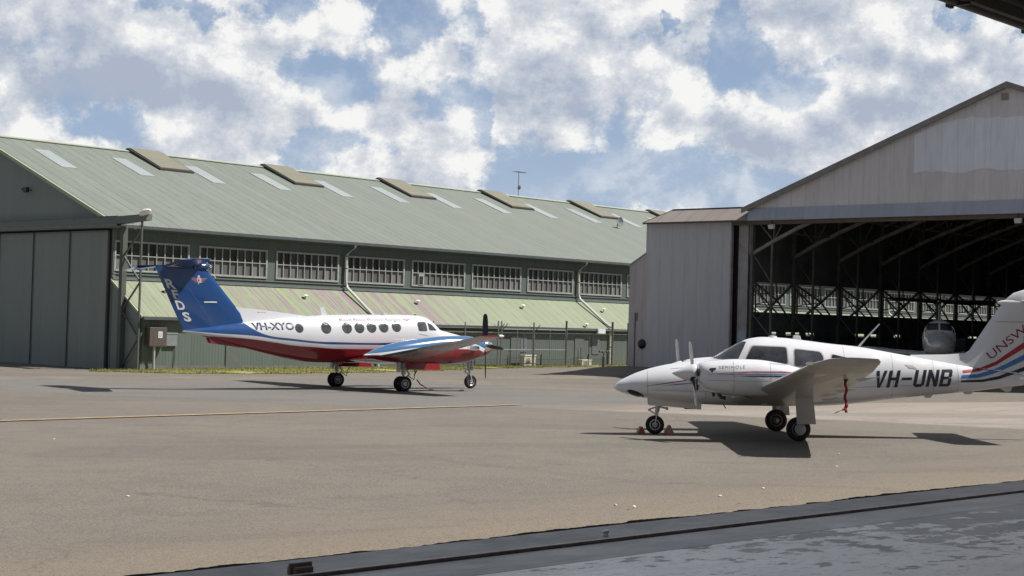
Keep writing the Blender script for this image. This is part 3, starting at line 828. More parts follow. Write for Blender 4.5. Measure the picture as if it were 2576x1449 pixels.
mb = MB(); mb.tube([(0, 0, -.55), (0, -.1, .0), (0, -.28, .25)], .035, 6); mb.tube([(0, -.3, .25), (0, -.62, .28)], .012, 5); mb.lathe([(-.66, .03), (-.60, .03)], (0, 0, .28), 1, 8); mb.build('stand', M_MAST, o)

o = at_green('floodlight', 'small dark floodlight on a bracket high on the green gable wall', 'floodlight', 0, 7.95, 8.0)
M_BLK = mat('black_metal', (.02, .02, .022), .45)
mb = MB(); mb.box((-.40, -.16, -.14), (-.22, .16, .14)); mb.build('housing', M_BLK, o, bevel=.02)
mb = MB(); mb.bar((0, 0, 0), (-.3, 0, .02), .05); mb.bar((-.2, .16, .02), (-.2, .42, .06), .04); mb.lathe([(.40, .06), (.52, .09)], (-.2, 0, .06), 1, 10); mb.build('bracket', M_BLK, o)

o = at_green('lamp', 'oval street style lamp at the end of the green door header', 'lamp', -.35, -3.15, 6.3)
mb = MB()
rings = []
for k in range(9):
    u = k / 8; x = -.45 + .90 * u; r = max(.02, math.sin(PI * (u * .94 + .03)) ** .6) * .26
    rings.append([(r * .8 * math.cos(a), -x, .10 + .18 * u + r * .62 * math.sin(a)) for a in [2 * PI * j / 16 for j in range(16)]])
mb.loft(rings); mb.build('lamp_head', mat('lamp_shell', (.85, .85, .80), .25, .0), o, smooth=50)
mb = MB(); mb.tube([(.2, 1.3, -.3), (.05, .9, -.12), (0, .35, .04)], .035, 8); mb.tube([(.1, 1.1, -.55), (.05, .8, -.62), (.0, .45, -.45), (.1, .3, -.35)], .02, 6); mb.build('arm', M_GPALE, o, smooth=50)

# meter cabinets against the lean-to wall
o = at_green('meter_cabinet', 'brown meter cabinet with a white notice on a post against the green wall', 'cabinet', .25, LY - .42, -1.25)
mb = MB(); mb.box((0, 0, 1.22), (1.02, .38, 2.14)); mb.build('cabinet_body', mat('brown_cabinet', (.075, .062, .052), .55, var=.15), o, bevel=.02)
mb = MB(); mb.box((.50, -.012, 1.62), (.74, -.002, 1.94)); nt = mb.build('notice', mat('notice_white', (.55, .62, .68), .5), o)
mb = MB()
for k in range(4): mb.box((.54, -.016, 1.68 + k * .06), (.70, -.0125, 1.70 + k * .06))
mb.build('notice_text', mat('notice_print', (.16, .18, .22), .6), nt)
mb = MB(); mb.box((.02, -.02, 1.2), (1.0, 0, 1.218)); mb.build('cabinet_lip', M_GUT, o)
mb = MB(); mb.tube([(.38, .15, 0), (.38, .15, 1.2)], .07, 10); mb.build('post', mat('post_grey', (.30, .32, .30), .6), o, smooth=50)
mb = MB(); mb.box((-.3, -.1, -.05), (2.2, .35, .02)); mb.build('kerb', mat('kerb_concrete', (.22, .22, .20), .8), o)
o = at_green('switch_box', 'flat pale grey switch box on the green wall beside the brown cabinet', 'box', 1.36, LY - .14, 0)
mb = MB(); mb.box((0, 0, -.03), (.72, .13, .62)); mb.build('box_body', mat('pale_grey_box', (.17, .195, .21), .5), o, bevel=.015)
mb = MB(); mb.box((-.02, -.02, .58), (.74, .13, .64)); mb.build('box_hood', mat('box_hood', (.24, .26, .27), .5), o)
mb = MB(); mb.tube([(.65, .08, -.05), (.67, .08, -.6), (.55, .08, -1.25)], .02, 6); mb.build('cable', M_GUT, o)

# air conditioner units
def ac(s, tt, z, w, h, label, two):
    o = at_green('air_conditioner', label, 'air conditioner', s, tt, z, None)
    m1 = mat('ac_cream', (.50, .48, .42), .5)
    mb = MB(); mb.box((0, 0, .05), (w, .34, h)); mb.build('casing', m1, o, bevel=.02)
    mb = MB(); mb.box((-.03, -.03, h + .002), (w + .03, .36, h + .05)); mb.build('top_cover', mat('ac_top', (.78, .76, .70), .4), o)
    mb = MB(); mb.lathe([(-.012, .23), (-.004, .23)], (w * .40, 0, h * .5), 1, 20); fan = mb.build('fan_grille', mat('ac_grille', (.10, .10, .095), .6), o)
    mb = MB()
    for k in range(5): mb.lathe([(-.02, .045 * (k + 1) - .012), (-.02, .045 * (k + 1)), (-.013, .045 * (k + 1)), (-.013, .045 * (k + 1) - .012), (-.02, .045 * (k + 1) - .012)], (w * .40, 0, h * .5), 1, 20)
    mb.build('grille_ring', m1, fan)
    mb = MB(); mb.box((.08, .05, 0), (.16, .3, .049)); mb.box((w - .16, .05, 0), (w - .08, .3, .049)); mb.build('foot', M_BLK, o)
    mb = MB(); mb.tube([(w * .5, .36, h * .7), (w * .5, .5, h * 1.3), (w * .5, .52, h * 3)], .03, 6); mb.build('pipe', M_GUT, o)
p1 = gl(onplane(1316, 918, G0 + V * 3.3, V)); p2 = gl(onplane(1464, 918, G0 + V * 3.3, V))
ac(p1.x, -3.3, gz(*(MG @ Vector((p1.x, -3.3, 0)))[:2]) + .02, 1.15, .72, 'larger cream air conditioner unit on the grass behind the fence gate', 1)
ac(p2.x, -3.3, gz(*(MG @ Vector((p2.x, -3.3, 0)))[:2]) + .02, .95, .42, 'lower cream air conditioner unit on the grass left of the white downpipe', 0)

# light box sign under the gutter
a = gl(onplane(1494, 827, G0 + V * 2.7, V)); c = gl(onplane(1513, 840, G0 + V * 2.7, V))
o = at_green('light_box', 'small pale blue light box hanging from the lean-to gutter beside the downpipe', 'light box', a.x, -2.98, c.z)
mb = MB(); mb.box((0, -.08, 0), (c.x - a.x, .04, a.z - c.z)); mb.build('box_body', mat('light_box_blue', (.42, .52, .62), .4), o, bevel=.03)
mb = MB(); mb.box((.04, -.09, .03), (c.x - a.x - .04, -.082, a.z - c.z - .03)); mb.build('face', mat('light_box_face', (.58, .66, .70), .3), o)
o = at_green('wall_panel', 'plain grey blue panel on the lean-to wall below the light box', 'panel', a.x - .05, LY - .04, c.z - 1.35)
mb = MB(); mb.box((0, 0, 0), (.75, .035, 1.3)); mb.build('panel_sheet', mat('panel_bluegrey', (.115, .125, .145), .5), o, bevel=.04)
p = gl(onplane((1900 + 565 / 3.62) * K, (1150 + 750 / 3.62) * K, G0 + V * 2.7, V))
o = at_green('wall_notice', 'pale lilac grey notice sheet on the lean-to wall behind the fence', 'notice', p.x - .45, LY - .03, p.z - .45)
mb = MB(); mb.box((0, 0, 0), (.95, .025, .95)); mb.build('notice_sheet', mat('notice_lilac', (.14, .145, .175), .5), o)

# standpipe with cross head on the grass
p = atg((1900 + 1725 / 3.62) * K, (1150 + 1088 / 3.62) * K)
o = thing('standpipe', 'short grey standpipe with a crossed valve head on the grass edge', 'standpipe', frame((p.x, p.y, gz(p.x, p.y)), U))
mb = MB(); mb.tube([(0, 0, 0), (0, 0, .72), (0, 0, .74), (0, 0, .95)], [.10, .10, .045, .045], 10); mb.build('riser', mat('standpipe_grey', (.09, .10, .105), .6), o, smooth=40)
mb = MB(); mb.tube([(-.42, 0, 1.05), (.45, 0, 1.0)], .035, 8); mb.tube([(-.1, 0, .95), (.1, 0, 1.12)], .05, 8)
for x in (-.40, -.15, .25, .43): mb.lathe([(-.05, .07), (.05, .07)], (x, 0, 1.03), 0, 10)
mb.build('valve_head', mat('valve_metal', (.14, .14, .14), .4, .6), o, smooth=40)

# ============================================================ fence
FT = -3.75
fn = thing('wire_fence', 'tall chain wire security fence with gate and leaning barbed wire arms before the green hangar', 'fence', MG)
M_POST = mat('fence_post', (.20, .215, .22), .5, .4); M_POSTD = mat('fence_post_dark', (.085, .075, .068), .6, var=.3); M_WIRE = mat('fence_wire', (.22, .23, .23), .5, .4)
def fs_(x, y=905): return gl(onplane(x, y, G0 - V * FT, V)).x
def fgz(s): p = MG @ Vector((s, FT, 0)); return gz(p.x, p.y)
posts = [(1088, 2.75, 0, .05), (1168, 2.75, 0, .05), (1251.5, 2.85, 0, .06), (1259.5, 2.85, 0, .06), (1341, 2.8, 1, .06), (1423, 2.95, 1, .09), (1481, 2.0, 1, .04), (1539, 2.95, 1, .10), (1578, 2.9, 1, .08)]
S_ = []
for x, h, dk, w in posts:
    s = fs_(x); S_.append(s); z = fgz(s)
    mb = MB(); mb.tube([(s, FT, z - .1), (s, FT, z + h)], w * .7, 8)
    if h > 2.5 and x in (1251.5, 1259.5, 1341): mb.tube([(s, FT, z + h - .62), (s + .25, FT - .28, z + h - .15)], .03, 6); mb.tube([(s, FT, z + h - .55), (s - .2, FT + .2, z + h - .2)], .02, 6)
    mb.build('post', M_POSTD if dk else M_POST, fn, smooth=40)
def rail_(x0, x1, zz, name='rail', w=.028):
    a, b_ = fs_(x0), fs_(x1); mb = MB(); mb.tube([(a, FT, fgz(a) + zz), (b_, FT, fgz(b_) + zz)], w, 6); mb.build(name, M_POST, fn)
gx = [1264, 1300, 1338]
for xs in ((1262, 1300, 1339), (1343, 1382, 1421)):
    s0, s1, s2 = (fs_(x) for x in xs); z = fgz(s1); mb = MB()
    for s in (s0, s1, s2): mb.tube([(s, FT, z + .06), (s, FT, z + 2.35)], .026, 6)
    for h in (.08, 1.12, 2.35): mb.tube([(s0, FT, z + h), (s2, FT, z + h)], .024, 6)
    mb.build('gate', M_POST, fn, smooth=40)
mb = MB()
sa, sb_ = fs_(1010), fs_(1580)
ss_ = sa
while ss_ < sb_:
    z = fgz(ss_)
    mb.tube([(ss_, FT, z + .05), (ss_ + 1.0, FT, z + 2.15)], .0028, 3, cap=False); mb.tube([(ss_ + 1.0, FT, z + .05), (ss_, FT, z + 2.15)], .0028, 3, cap=False)
    ss_ += .16
for h in (.05, 2.15, 2.4, 2.55, 2.7): mb.tube([(sa, FT, fgz(sa) + h), (sb_, FT, fgz(sb_) + h)], .006, 4)
mb.build('wire_mesh', M_WIRE, fn)
#SECTION grey
# ============================================================ grey hangar
def zf(z): return 1.65 + KR * (z - 1.65)
GB = -.60; FB = zf(7.98); FTOP = zf(8.71); RX = 13.62; RZ2 = zf(14.76); GW = 2 * RX; GDp = 36.4
SL2 = (RZ2 - FTOP) / RX
M_GR = corr('grey_wall_sheet', (.465, .47, .505), 0, 2, .17, .80, .25, .06, .6, stain=(.33, .32, .34), stain_amt=.3, depth=.014)
M_GRG = corr('grey_gable_sheet', (.57, .555, .57), 0, 2, .17, .80, .25, .08, .6, stain=(.40, .385, .39), stain_amt=.4, depth=.014, stain_scale=1.5)
M_GRA = corr('annex_sheet', (.46, .435, .45), 0, 2, .17, .80, .25, .09, .6, stain=(.26, .235, .235), stain_amt=.4, depth=.014)
M_FAS = corr('fascia_sheet', (.33, .365, .43), 0, 2, .12, 1.6, .2, .06, .55, stain=(.22, .24, .28), stain_amt=.3, depth=.01)
M_STRIP = corr('canopy_sheet', (.235, .205, .195), 0, 1, .95, .95, .55, .07, .6, depth=.015)
M_RUST = mat('rusty_beam', (.115, .085, .06), .75, var=.4, scale=2, dirt=(.03, .02, .015), dirt_amt=.7)
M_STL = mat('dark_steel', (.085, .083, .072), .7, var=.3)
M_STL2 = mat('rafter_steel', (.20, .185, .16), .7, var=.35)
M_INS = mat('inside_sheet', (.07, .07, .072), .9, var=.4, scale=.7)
M_COLM = mat('column_paint', (.27, .26, .275), .6, var=.15, scale=1.5, dirt=(.12, .10, .085), dirt_amt=.6)
MR2 = MR_
hr = thing('grey_hangar', 'wide open grey hangar with a dark trussed interior and a repainted patch on its gable', 'hangar', MR2)
mb = MB(); mb.hexa([(0, 0, FTOP), (GW, 0, FTOP), (RX, 0, RZ2 - .05)], [(0, .12, FTOP), (GW, .12, FTOP), (RX, .12, RZ2 - .05)]); mb.build('gable_wall', M_GRG, hr)
mb = MB(); mb.hexa([(.0, -.22, FB), (GW, -.22, FB), (GW, -.06, FTOP), (0, -.06, FTOP)], [(.0, .1, FB), (GW, .1, FB), (GW, .1, FTOP), (0, .1, FTOP)]); mb.build('fascia', M_FAS, hr)
mb = MB(); mb.box((-.9, -.12, FB - .20), (GW + .5, .25, FB - .002)); mb.build('door_beam', M_RUST, hr)
# painted-over patch
rp = random.Random(5); top = []; bot = []
for k in range(30):
    x = 9.05 + k * .315; bot.append((x, 9.0 + rp.uniform(-.04, .04) + .06 * math.sin(k * .7)))
    zt = min(11.36 + rp.uniform(-.05, .05) - .07 * math.sin(k * .5), FTOP + SL2 * x - .22, FTOP + SL2 * (GW - x) - .22); top.append((x, zt))
mb = MB(); ring = bot + top[::-1]
for k in range(29):
    q = [bot[k], bot[k + 1], top[k + 1], top[k]]
    mb.hexa([(p[0], -.012, p[1]) for p in q], [(p[0], -.003, p[1]) for p in q])
mb.build('painted_patch', corr('patch_paint', (.66, .70, .77), 0, 2, .17, .80, .3, .06, .6, stain=(.45, .46, .50), stain_amt=.4, depth=.014), hr)
mb = MB(); mb.box((13.3, -.04, zf(14.0)), (13.62, -.002, zf(14.35))); mb.build('gable_vent', mat('tan_vent', (.25, .22, .17), .7), hr)
# verge flashings and roof
for sx_ in (0, 1):
    x0 = -.35 if sx_ == 0 else GW + .35; z0 = FTOP - .35 * SL2 + .05
    mb = MB(); y0, y1 = -.2, GDp
    mb.hexa([(x0, y0, z0), (RX, y0, RZ2 + .05), (RX, y1, RZ2 + .05), (x0, y1, z0)], [(x0, y0, z0 + .06), (RX, y0, RZ2 + .11), (RX, y1, RZ2 + .11), (x0, y1, z0 + .06)])
    mb.build('roof', mat('old_roof_sheet', (.05, .046, .044), .8, var=.3), hr)
    mb = MB(); mb.hexa([(x0, -.235, z0 - .15), (RX, -.235, RZ2 - .10), (RX, -.202, RZ2 - .10), (x0, -.202, z0 - .15)], [(x0, -.235, z0 + .09), (RX, -.235, RZ2 + .14), (RX, -.202, RZ2 + .14), (x0, -.202, z0 + .09)])
    mb.build('barge_board', mat('barge_grey', (.20, .19, .19), .6, var=.15), hr)
    mb = MB(); mb.hexa([(x0, -.25, z0 + .09), (RX, -.25, RZ2 + .14), (RX, -.15, RZ2 + .14), (x0, -.15, z0 + .09)], [(x0, -.25, z0 + .115), (RX, -.25, RZ2 + .165), (RX, -.15, RZ2 + .165), (x0, -.15, z0 + .115)])
    mb.build('verge_cap', mat('verge_cap', (.45, .44, .42), .5), hr)
# door pocket, canopy strip, annex
XB0, XB1 = -7.66 * KR, -1.24 * KR
mb = MB(); mb.box((XB0, 0, GB), (XB1, .18, FB - .0)); mb.box((XB0, .18, GB), (XB0 + .15, 1.0, FB)); mb.build('door_pocket', M_GR, hr)
mb = MB(); mb.box((XB1 - .04, -.02, GB), (XB1 + .03, .16, FB - .01)); mb.build('pocket_edge', M_COLM, hr)
mb = MB(); tz = zf(8.9); yb = .95
mb.hexa([(XB0 - .05, -.26, FB), (-.005, -.26, FB), (-.005, yb, FB), (XB0 - .05, yb + .02, FB)], [(XB0 - .05, -.26, FB + .05), (-.0051, -.26, FB + .05), (-.0051, yb, tz), (XB0 + 1.0, yb, tz)])
mb.build('canopy', M_STRIP, hr)
mb = MB(); mb.bar((XB0 + 1.0, yb, tz + .01), (-.0, yb, tz + .01), .10, .05); mb.bar((XB0 - .05, -.26, FB + .04), (XB0 + 1.0, yb, tz), .06, .05); mb.box((XB0 - .08, -.29, FB - .045), (0, -.262, FB + .01)); mb.build('canopy_flashing', mat('canopy_flashing', (.07, .045, .045), .6), hr)
mb = MB(); AX0 = -8.95 * KR
mb.hexa([(AX0, .02, GB), (XB0 - .002, .02, GB), (XB0 - .002, .02, zf(6.1)), (AX0, .02, zf(5.36))], [(AX0, 1.6, GB), (XB0 - .002, 1.6, GB), (XB0 - .002, 1.6, zf(6.1)), (AX0, 1.6, zf(5.36))])
mb.build('annex', M_GRA, hr)
mb = MB(); mb.hexa([(AX0 - .06, -.04, zf(5.36) - .03), (XB0, -.04, zf(6.1) - .0), (XB0, 1.7, zf(6.1) - .0), (AX0 - .06, 1.7, zf(5.36) - .03)], [(AX0 - .06, -.04, zf(5.36) + .03), (XB0, -.04, zf(6.1) + .06), (XB0, 1.7, zf(6.1) + .06), (AX0 - .06, 1.7, zf(5.36) + .03)])
mb.build('annex_roof', M_FAS, hr)
mb = MB(); xx = -8.42 * KR; mb.box((xx, -.02, GB), (xx + .04, .018, zf(2.4))); mb.box((xx + .10, -.0, zf(1.9)), (xx + .16, .018, zf(2.4))); mb.build('annex_door_frame', M_RUST, hr)
mb = MB(); mb.lathe([(-.17, .04), (-.13, .19), (-.06, .25), (-.001, .26)], (-7.80 * KR, 0, zf(.45)), 1, 20); mb.build('dome_light', mat('black_dome', (.008, .008, .009), .35), hr, smooth=50)
# columns at the opening
mb = MB(); mb.box((-.62, .12, GB), (-.13, .5, FB - .2)); mb.box((-.66, .10, GB), (-.60, .12, FB - .2)); mb.box((-.15, .10, GB), (-.09, .12, FB - .2)); mb.build('front_column', M_COLM, hr)
mb = MB(); mb.box((-.60, .105, GB), (-.16, .119, zf(1.4))); mb.build('column_patch', mat('column_bluewhite', (.30, .35, .42), .6), hr)
mb = MB(); mb.box((XB0 + .2, .5, GB), (-.06, .59, FB - .02)); mb.build('recess', mat('recess_brown', (.035, .026, .02), .8), hr)
mb = MB(); mb.box((GW + .1, .1, GB), (GW + 1.0, .5, FB)); mb.box((GW + 1, 0, GB), (GW + 7, .8, FB)); mb.build('door_pocket', M_GR, hr)
# side wall with openings, dark inside
ZO0, ZO1 = zf(2.60), zf(4.40)
BAY = 4.47; Y0c = .35
YC = [Y0c - .75 + BAY * k for k in range(9)]; YC[0] = .2
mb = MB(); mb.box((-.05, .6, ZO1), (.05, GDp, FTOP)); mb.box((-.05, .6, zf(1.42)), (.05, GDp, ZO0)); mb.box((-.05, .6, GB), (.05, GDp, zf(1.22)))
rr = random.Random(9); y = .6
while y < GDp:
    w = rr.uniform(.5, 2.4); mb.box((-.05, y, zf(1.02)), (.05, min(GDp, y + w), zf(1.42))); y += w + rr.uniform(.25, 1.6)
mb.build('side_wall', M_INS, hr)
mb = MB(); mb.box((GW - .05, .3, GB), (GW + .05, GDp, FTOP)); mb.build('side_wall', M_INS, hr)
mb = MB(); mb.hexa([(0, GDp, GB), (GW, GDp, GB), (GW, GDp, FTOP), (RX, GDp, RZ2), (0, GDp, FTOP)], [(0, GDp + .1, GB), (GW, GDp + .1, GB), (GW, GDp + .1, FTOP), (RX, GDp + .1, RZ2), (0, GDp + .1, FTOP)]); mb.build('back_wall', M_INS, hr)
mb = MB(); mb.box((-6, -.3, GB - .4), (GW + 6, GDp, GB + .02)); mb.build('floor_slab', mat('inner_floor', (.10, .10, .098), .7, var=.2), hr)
bl = [(0.0, 5.30), (1.5, 6.05), (3.2, 6.80), (5.5, 7.60), (8.5, 8.45), (RX, 9.2)]
def arc(x): x = x if x <= RX else GW - x; return float(np.interp(x, [p[0] for p in bl], [p[1] for p in bl]))
def top_(x): x = x if x <= RX else GW - x; return FTOP + SL2 * x - .22
for k, y in enumerate(YC):
    mb = MB(); xs = [GW * i / 20 for i in range(21)]
    for a, c in zip(xs, xs[1:]):
        mb.bar((a, y, arc(a)), (c, y, arc(c)), .16, .16)
        mb.bar((a, y, top_(a)), (c, y, top_(c)), .12, .12)
    for x in (0, RX, GW): mb.bar((x, y, arc(x)), (x, y, top_(x)), .12, .12)
    mb.build('roof_truss', M_STL2, hr)
    tr = hr.children[-1]
    mb = MB()
    for i, (a, c) in enumerate(zip(xs, xs[1:])):
        if i % 2: mb.bar((a, y, arc(a)), (c, y, top_(c)), .07)
        else: mb.bar((a, y, top_(a)), (c, y, arc(c)), .07)
        mb.bar((a, y, arc(a)), (a, y, top_(a)), .06)
    mb.build('truss_web', M_STL, tr)
    for x in (.12, GW - .12):
        mb = MB(); mb.box((x - .07, y - .11, GB), (x + .07, y + .11, FTOP)); mb.build('column', M_STL, hr)
        sg = 1 if x < 5 else -1
        mb = MB(); mb.bar((x + sg * 1.15, y, GB), (x + sg * 1.15, y, arc(1.2)), .10); mb.bar((x, y, 2.4), (x + sg * 1.15, y, 1.2), .05); mb.bar((x, y, 3.9), (x + sg * 1.15, y, 2.4), .05); mb.bar((x, y, 5.4), (x + sg * 1.15, y, 3.9), .05)
        mb.build('inner_column', M_STL, hr)
mb = MB()
for i in range(1, 20):
    x = RX * i / 20
    for xx in (x, GW - x): mb.box((xx - .04, .2, top_(xx) + .02), (xx + .04, GDp, top_(xx) + .14))
for x in (2.2, 5.4, 9, RX, 18.2, 21.8, 25): mb.bar((x, .2, arc(x)), (x, GDp, arc(x)), .07)
mb.build('purlins', M_STL, hr)
# cross bracing in the side openings
for k in range(8):
    ya, yb_ = YC[k] + .1, YC[k + 1] - .1; ym = ya + (yb_ - ya) * .60; zm_ = ZO0 + (ZO1 - ZO0) * .42
    mb = MB()
    mb.bar((.12, ya, ZO1), (.12, ym, zm_), .085); mb.bar((.12, yb_, ZO1), (.12, ym, zm_), .11); mb.bar((.12, ym, zm_), (.12, ya + .5, ZO0 - .35), .10); mb.bar((.12, ym, zm_), (.12, yb_ - .1, ZO0 - .5), .07)
    mb.bar((.12, ya, ZO1 - .25), (.12, yb_ - .8, ZO0 - .4), .06)
    mb.bar((-.02, ya + .45, ZO0), (-.02, ya + .45, ZO1), .07); mb.bar((-.02, ya + .45, ZO0 + .95), (-.02, ym, ZO0 + .95), .06); mb.bar((-.02, ya, ZO0 + .35), (-.02, ym, ZO0 + .6), .05); mb.bar((.1, ym - .1, ZO1), (.1, ym + .05, zm_), .06)
    mb.build('cross_brace', M_STL, hr)
mb = MB(); mb.box((.06, .6, ZO0 - .9), (.10, GDp, ZO0 - .83)); mb.box((.06, .6, ZO0 - .10), (.12, GDp, ZO0)); mb.build('girt', M_STL, hr)
# floodlights below the beam
for x, lab in ((1.49, 'small pale floodlight under the left end of the grey hangar door beam'), (14.3, 'yellowish floodlight under the door beam below the grey hangar gable peak')):
    o = thing('floodlight', lab, 'floodlight', MR2 @ Matrix.Translation((x, -.30, FB - .45)), 'floodlights under the grey door beam')
    mb = MB(); mb.hexa([(-.15, 0, 0), (.15, 0, 0), (.15, .16, .05), (-.15, .16, .05)], [(-.15, -.06, .2), (.15, -.06, .2), (.15, .12, .25), (-.15, .12, .25)]); mb.build('housing', mat('flood_white', (.55, .55, .52), .4), o, bevel=.01)
    mb = MB(); mb.box((-.02, .05, .2), (.02, .09, .46)); mb.build('bracket', M_BLK, o)
# dim clutter on the back benches of the grey hangar
M_CL = [mat('clutter_grey', (.10, .10, .11), .7), mat('clutter_red', (.10, .02, .02), .6), mat('clutter_white', (.20, .20, .20), .5)]
cl = [(2.2, 14, .9, .6, 1.5, 0), (3.6, 17, 1.2, .6, 1.1, 2), (1.0, 20, .8, 2.2, 1.9, 0), (3.2, 22.5, .7, .7, 1.4, 1), (1.4, 9.5, 1.0, 1.6, 1.2, 0)]
labs = ['tall dim grey cupboard inside the dark hangar', 'low pale workbench inside the dark hangar', 'wide grey shelving unit by the side wall of the dark hangar', 'dull red tool cabinet inside the dark hangar', 'grey workbench nearest the open hangar front']
cats = ['cupboard', 'workbench', 'shelf', 'tool cabinet', 'workbench']
for (x, y, w, d, h, mi), lb, ct in zip(cl, labs, cats):
    mb = MB(); mb.box((0, 0, .08), (w, d, h)); mb.box((-.03, -.03, h), (w + .03, d + .03, h + .04)); 
    for a in (0, w - .06):
        for c in (0, d - .06): mb.box((a, c, 0), (a + .06, c + .06, .08))
    n = 3
    for j in range(n): mb.box((.04, -.02, .14 + j * (h - .14) / n), (w - .04, 0, .10 + (j + 1) * (h - .14) / n - .03))
    o = mb.build(ct.replace(' ', '_'), M_CL[mi], None, bevel=.01); o.matrix_world = MR2 @ Matrix.Translation((x, y, GB + .02)); tag(o, lb, ct)

# ============================================================ our own hangar roof, top right corner
def rayz(x, y, z): d = ray(x, y); return Vector((0, 0, CAMZ)) + d * ((z - CAMZ) / d.z)
PA, PB = rayz(2330, 0, 4.253), rayz(2576, 85, 4.228)
wd = (PB - PA).normalized(); inn = Vector((wd.y, -wd.x, 0)).normalized()
MW = Matrix.Identity(4)
upw = inn.cross(wd) * -1
upw = wd.cross(-inn)
if upw.z < 0: upw = -upw
for i, a in enumerate((wd, inn, upw)):
    for j in range(3): MW[j][i] = a[j]
for j in range(3): MW[j][3] = PA[j]
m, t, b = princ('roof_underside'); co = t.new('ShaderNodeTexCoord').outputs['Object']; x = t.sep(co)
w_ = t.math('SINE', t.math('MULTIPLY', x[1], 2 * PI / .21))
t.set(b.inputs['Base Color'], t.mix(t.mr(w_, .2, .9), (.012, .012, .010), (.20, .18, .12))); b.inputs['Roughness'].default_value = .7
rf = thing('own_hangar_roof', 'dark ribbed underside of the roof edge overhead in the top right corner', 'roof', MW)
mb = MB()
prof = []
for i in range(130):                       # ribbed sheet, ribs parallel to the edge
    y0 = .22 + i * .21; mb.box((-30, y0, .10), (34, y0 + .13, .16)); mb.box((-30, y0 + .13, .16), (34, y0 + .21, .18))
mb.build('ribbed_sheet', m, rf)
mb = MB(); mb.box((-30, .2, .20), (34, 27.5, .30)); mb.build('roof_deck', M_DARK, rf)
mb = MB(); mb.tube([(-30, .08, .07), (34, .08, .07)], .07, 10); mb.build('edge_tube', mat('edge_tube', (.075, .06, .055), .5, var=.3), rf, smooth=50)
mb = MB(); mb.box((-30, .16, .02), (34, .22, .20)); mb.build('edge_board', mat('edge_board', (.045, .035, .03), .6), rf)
for k in range(24):
    mb = MB(); x = .32 + (k - 8) * 1.28; mb.box((x - .014, -.006, .0), (x + .014, .20, .16)); mb.box((x - .022, .02, -.012), (x + .022, .05, .0)); mb.build('edge_clamp', M_BLK, rf)
#SECTION planes
# ============================================================ aircraft helpers
def pchip(xs, ys, x):
    xs = np.array(xs, float); ys = np.array(ys, float); h = np.diff(xs); d = np.diff(ys) / h; m = np.zeros(len(xs))
    for i in range(1, len(xs) - 1):
        if d[i - 1] * d[i] > 0:
            w1, w2 = 2 * h[i] + h[i - 1], h[i] + 2 * h[i - 1]; m[i] = (w1 + w2) / (w1 / d[i - 1] + w2 / d[i])
    m[0], m[-1] = d[0], d[-1]
    i = int(min(max(np.searchsorted(xs, x) - 1, 0), len(xs) - 2)); t_ = (x - xs[i]) / h[i]
    return float(ys[i] * (1 + 2 * t_) * (1 - t_) ** 2 + m[i] * h[i] * t_ * (1 - t_) ** 2 + ys[i + 1] * t_ ** 2 * (3 - 2 * t_) + m[i + 1] * h[i] * t_ ** 2 * (t_ - 1))
def body(st, cy=0., n=44, step=.07, ex=2.25, topw=1.0):
    """loft of superellipse rings through stations (x, ztop, zbottom, halfwidth)"""
    st = sorted(st); xs = [s[0] for s in st]
    mb = MB(); rings = []
    N = max(8, int((xs[-1] - xs[0]) / step))
    us = [.5 - .5 * math.cos(PI * i / N) for i in range(N + 1)]
    X = sorted(set([xs[0] + (xs[-1] - xs[0]) * (.35 * a + .65 * i / N) for i, a in enumerate(us)]))
    for x in X:
        zt = pchip(xs, [s[1] for s in st], x); zb = pchip(xs, [s[2] for s in st], x); w = pchip(xs, [s[3] for s in st], x)
        zc = zb + (zt - zb) * .47; ring = []
        for k in range(n):
            a = 2 * PI * k / n; ca, sa = math.cos(a), math.sin(a)
            y = w * math.copysign(abs(ca) ** (2 / ex), ca); z = (zt - zc if sa > 0 else zc - zb) * math.copysign(abs(sa) ** (2 / ex), sa)
            if sa > 0 and topw != 1.0: y *= 1 - (1 - topw) * abs(sa) ** 1.2
            ring.append((x, cy + y, zc + z))
        rings.append(ring)
    mb.loft(rings); return mb
def wing(secs, up=(0, 0, 1), n=11):
    """sections: (LE, TE, relative thickness)"""
    mb = MB(); rings = []; up = Vector(up)
    for le, te, th_ in secs:
        le, te = Vector(le), Vector(te); c = (te - le).length; ring = []
        xs = [.5 - .5 * math.cos(PI * i / n) for i in range(n + 1)]
        yt = [5 * th_ * (.2969 * math.sqrt(x) - .126 * x - .3516 * x * x + .2843 * x ** 3 - .1015 * x ** 4) * c for x in xs]
        for x, y in zip(xs, yt): ring.append(le.lerp(te, x) + up * (y + .0012))
        for x, y in list(zip(xs, yt))[::-1][1:-1]: ring.append(le.lerp(te, x) - up * (y + .0012) * .9)
        rings.append(ring)
    mb.loft(rings); return mb
def bvh_of(objs):
    bm = bmesh.new()
    for o in objs: 
        tmp = bmesh.new(); tmp.from_mesh(o.data); me = bpy.data.meshes.new('t'); tmp.to_mesh(me); tmp.free(); bm.from_mesh(me); bpy.data.meshes.remove(me)
    t_ = BVHTree.FromBMesh(bm); bm.free(); return t_
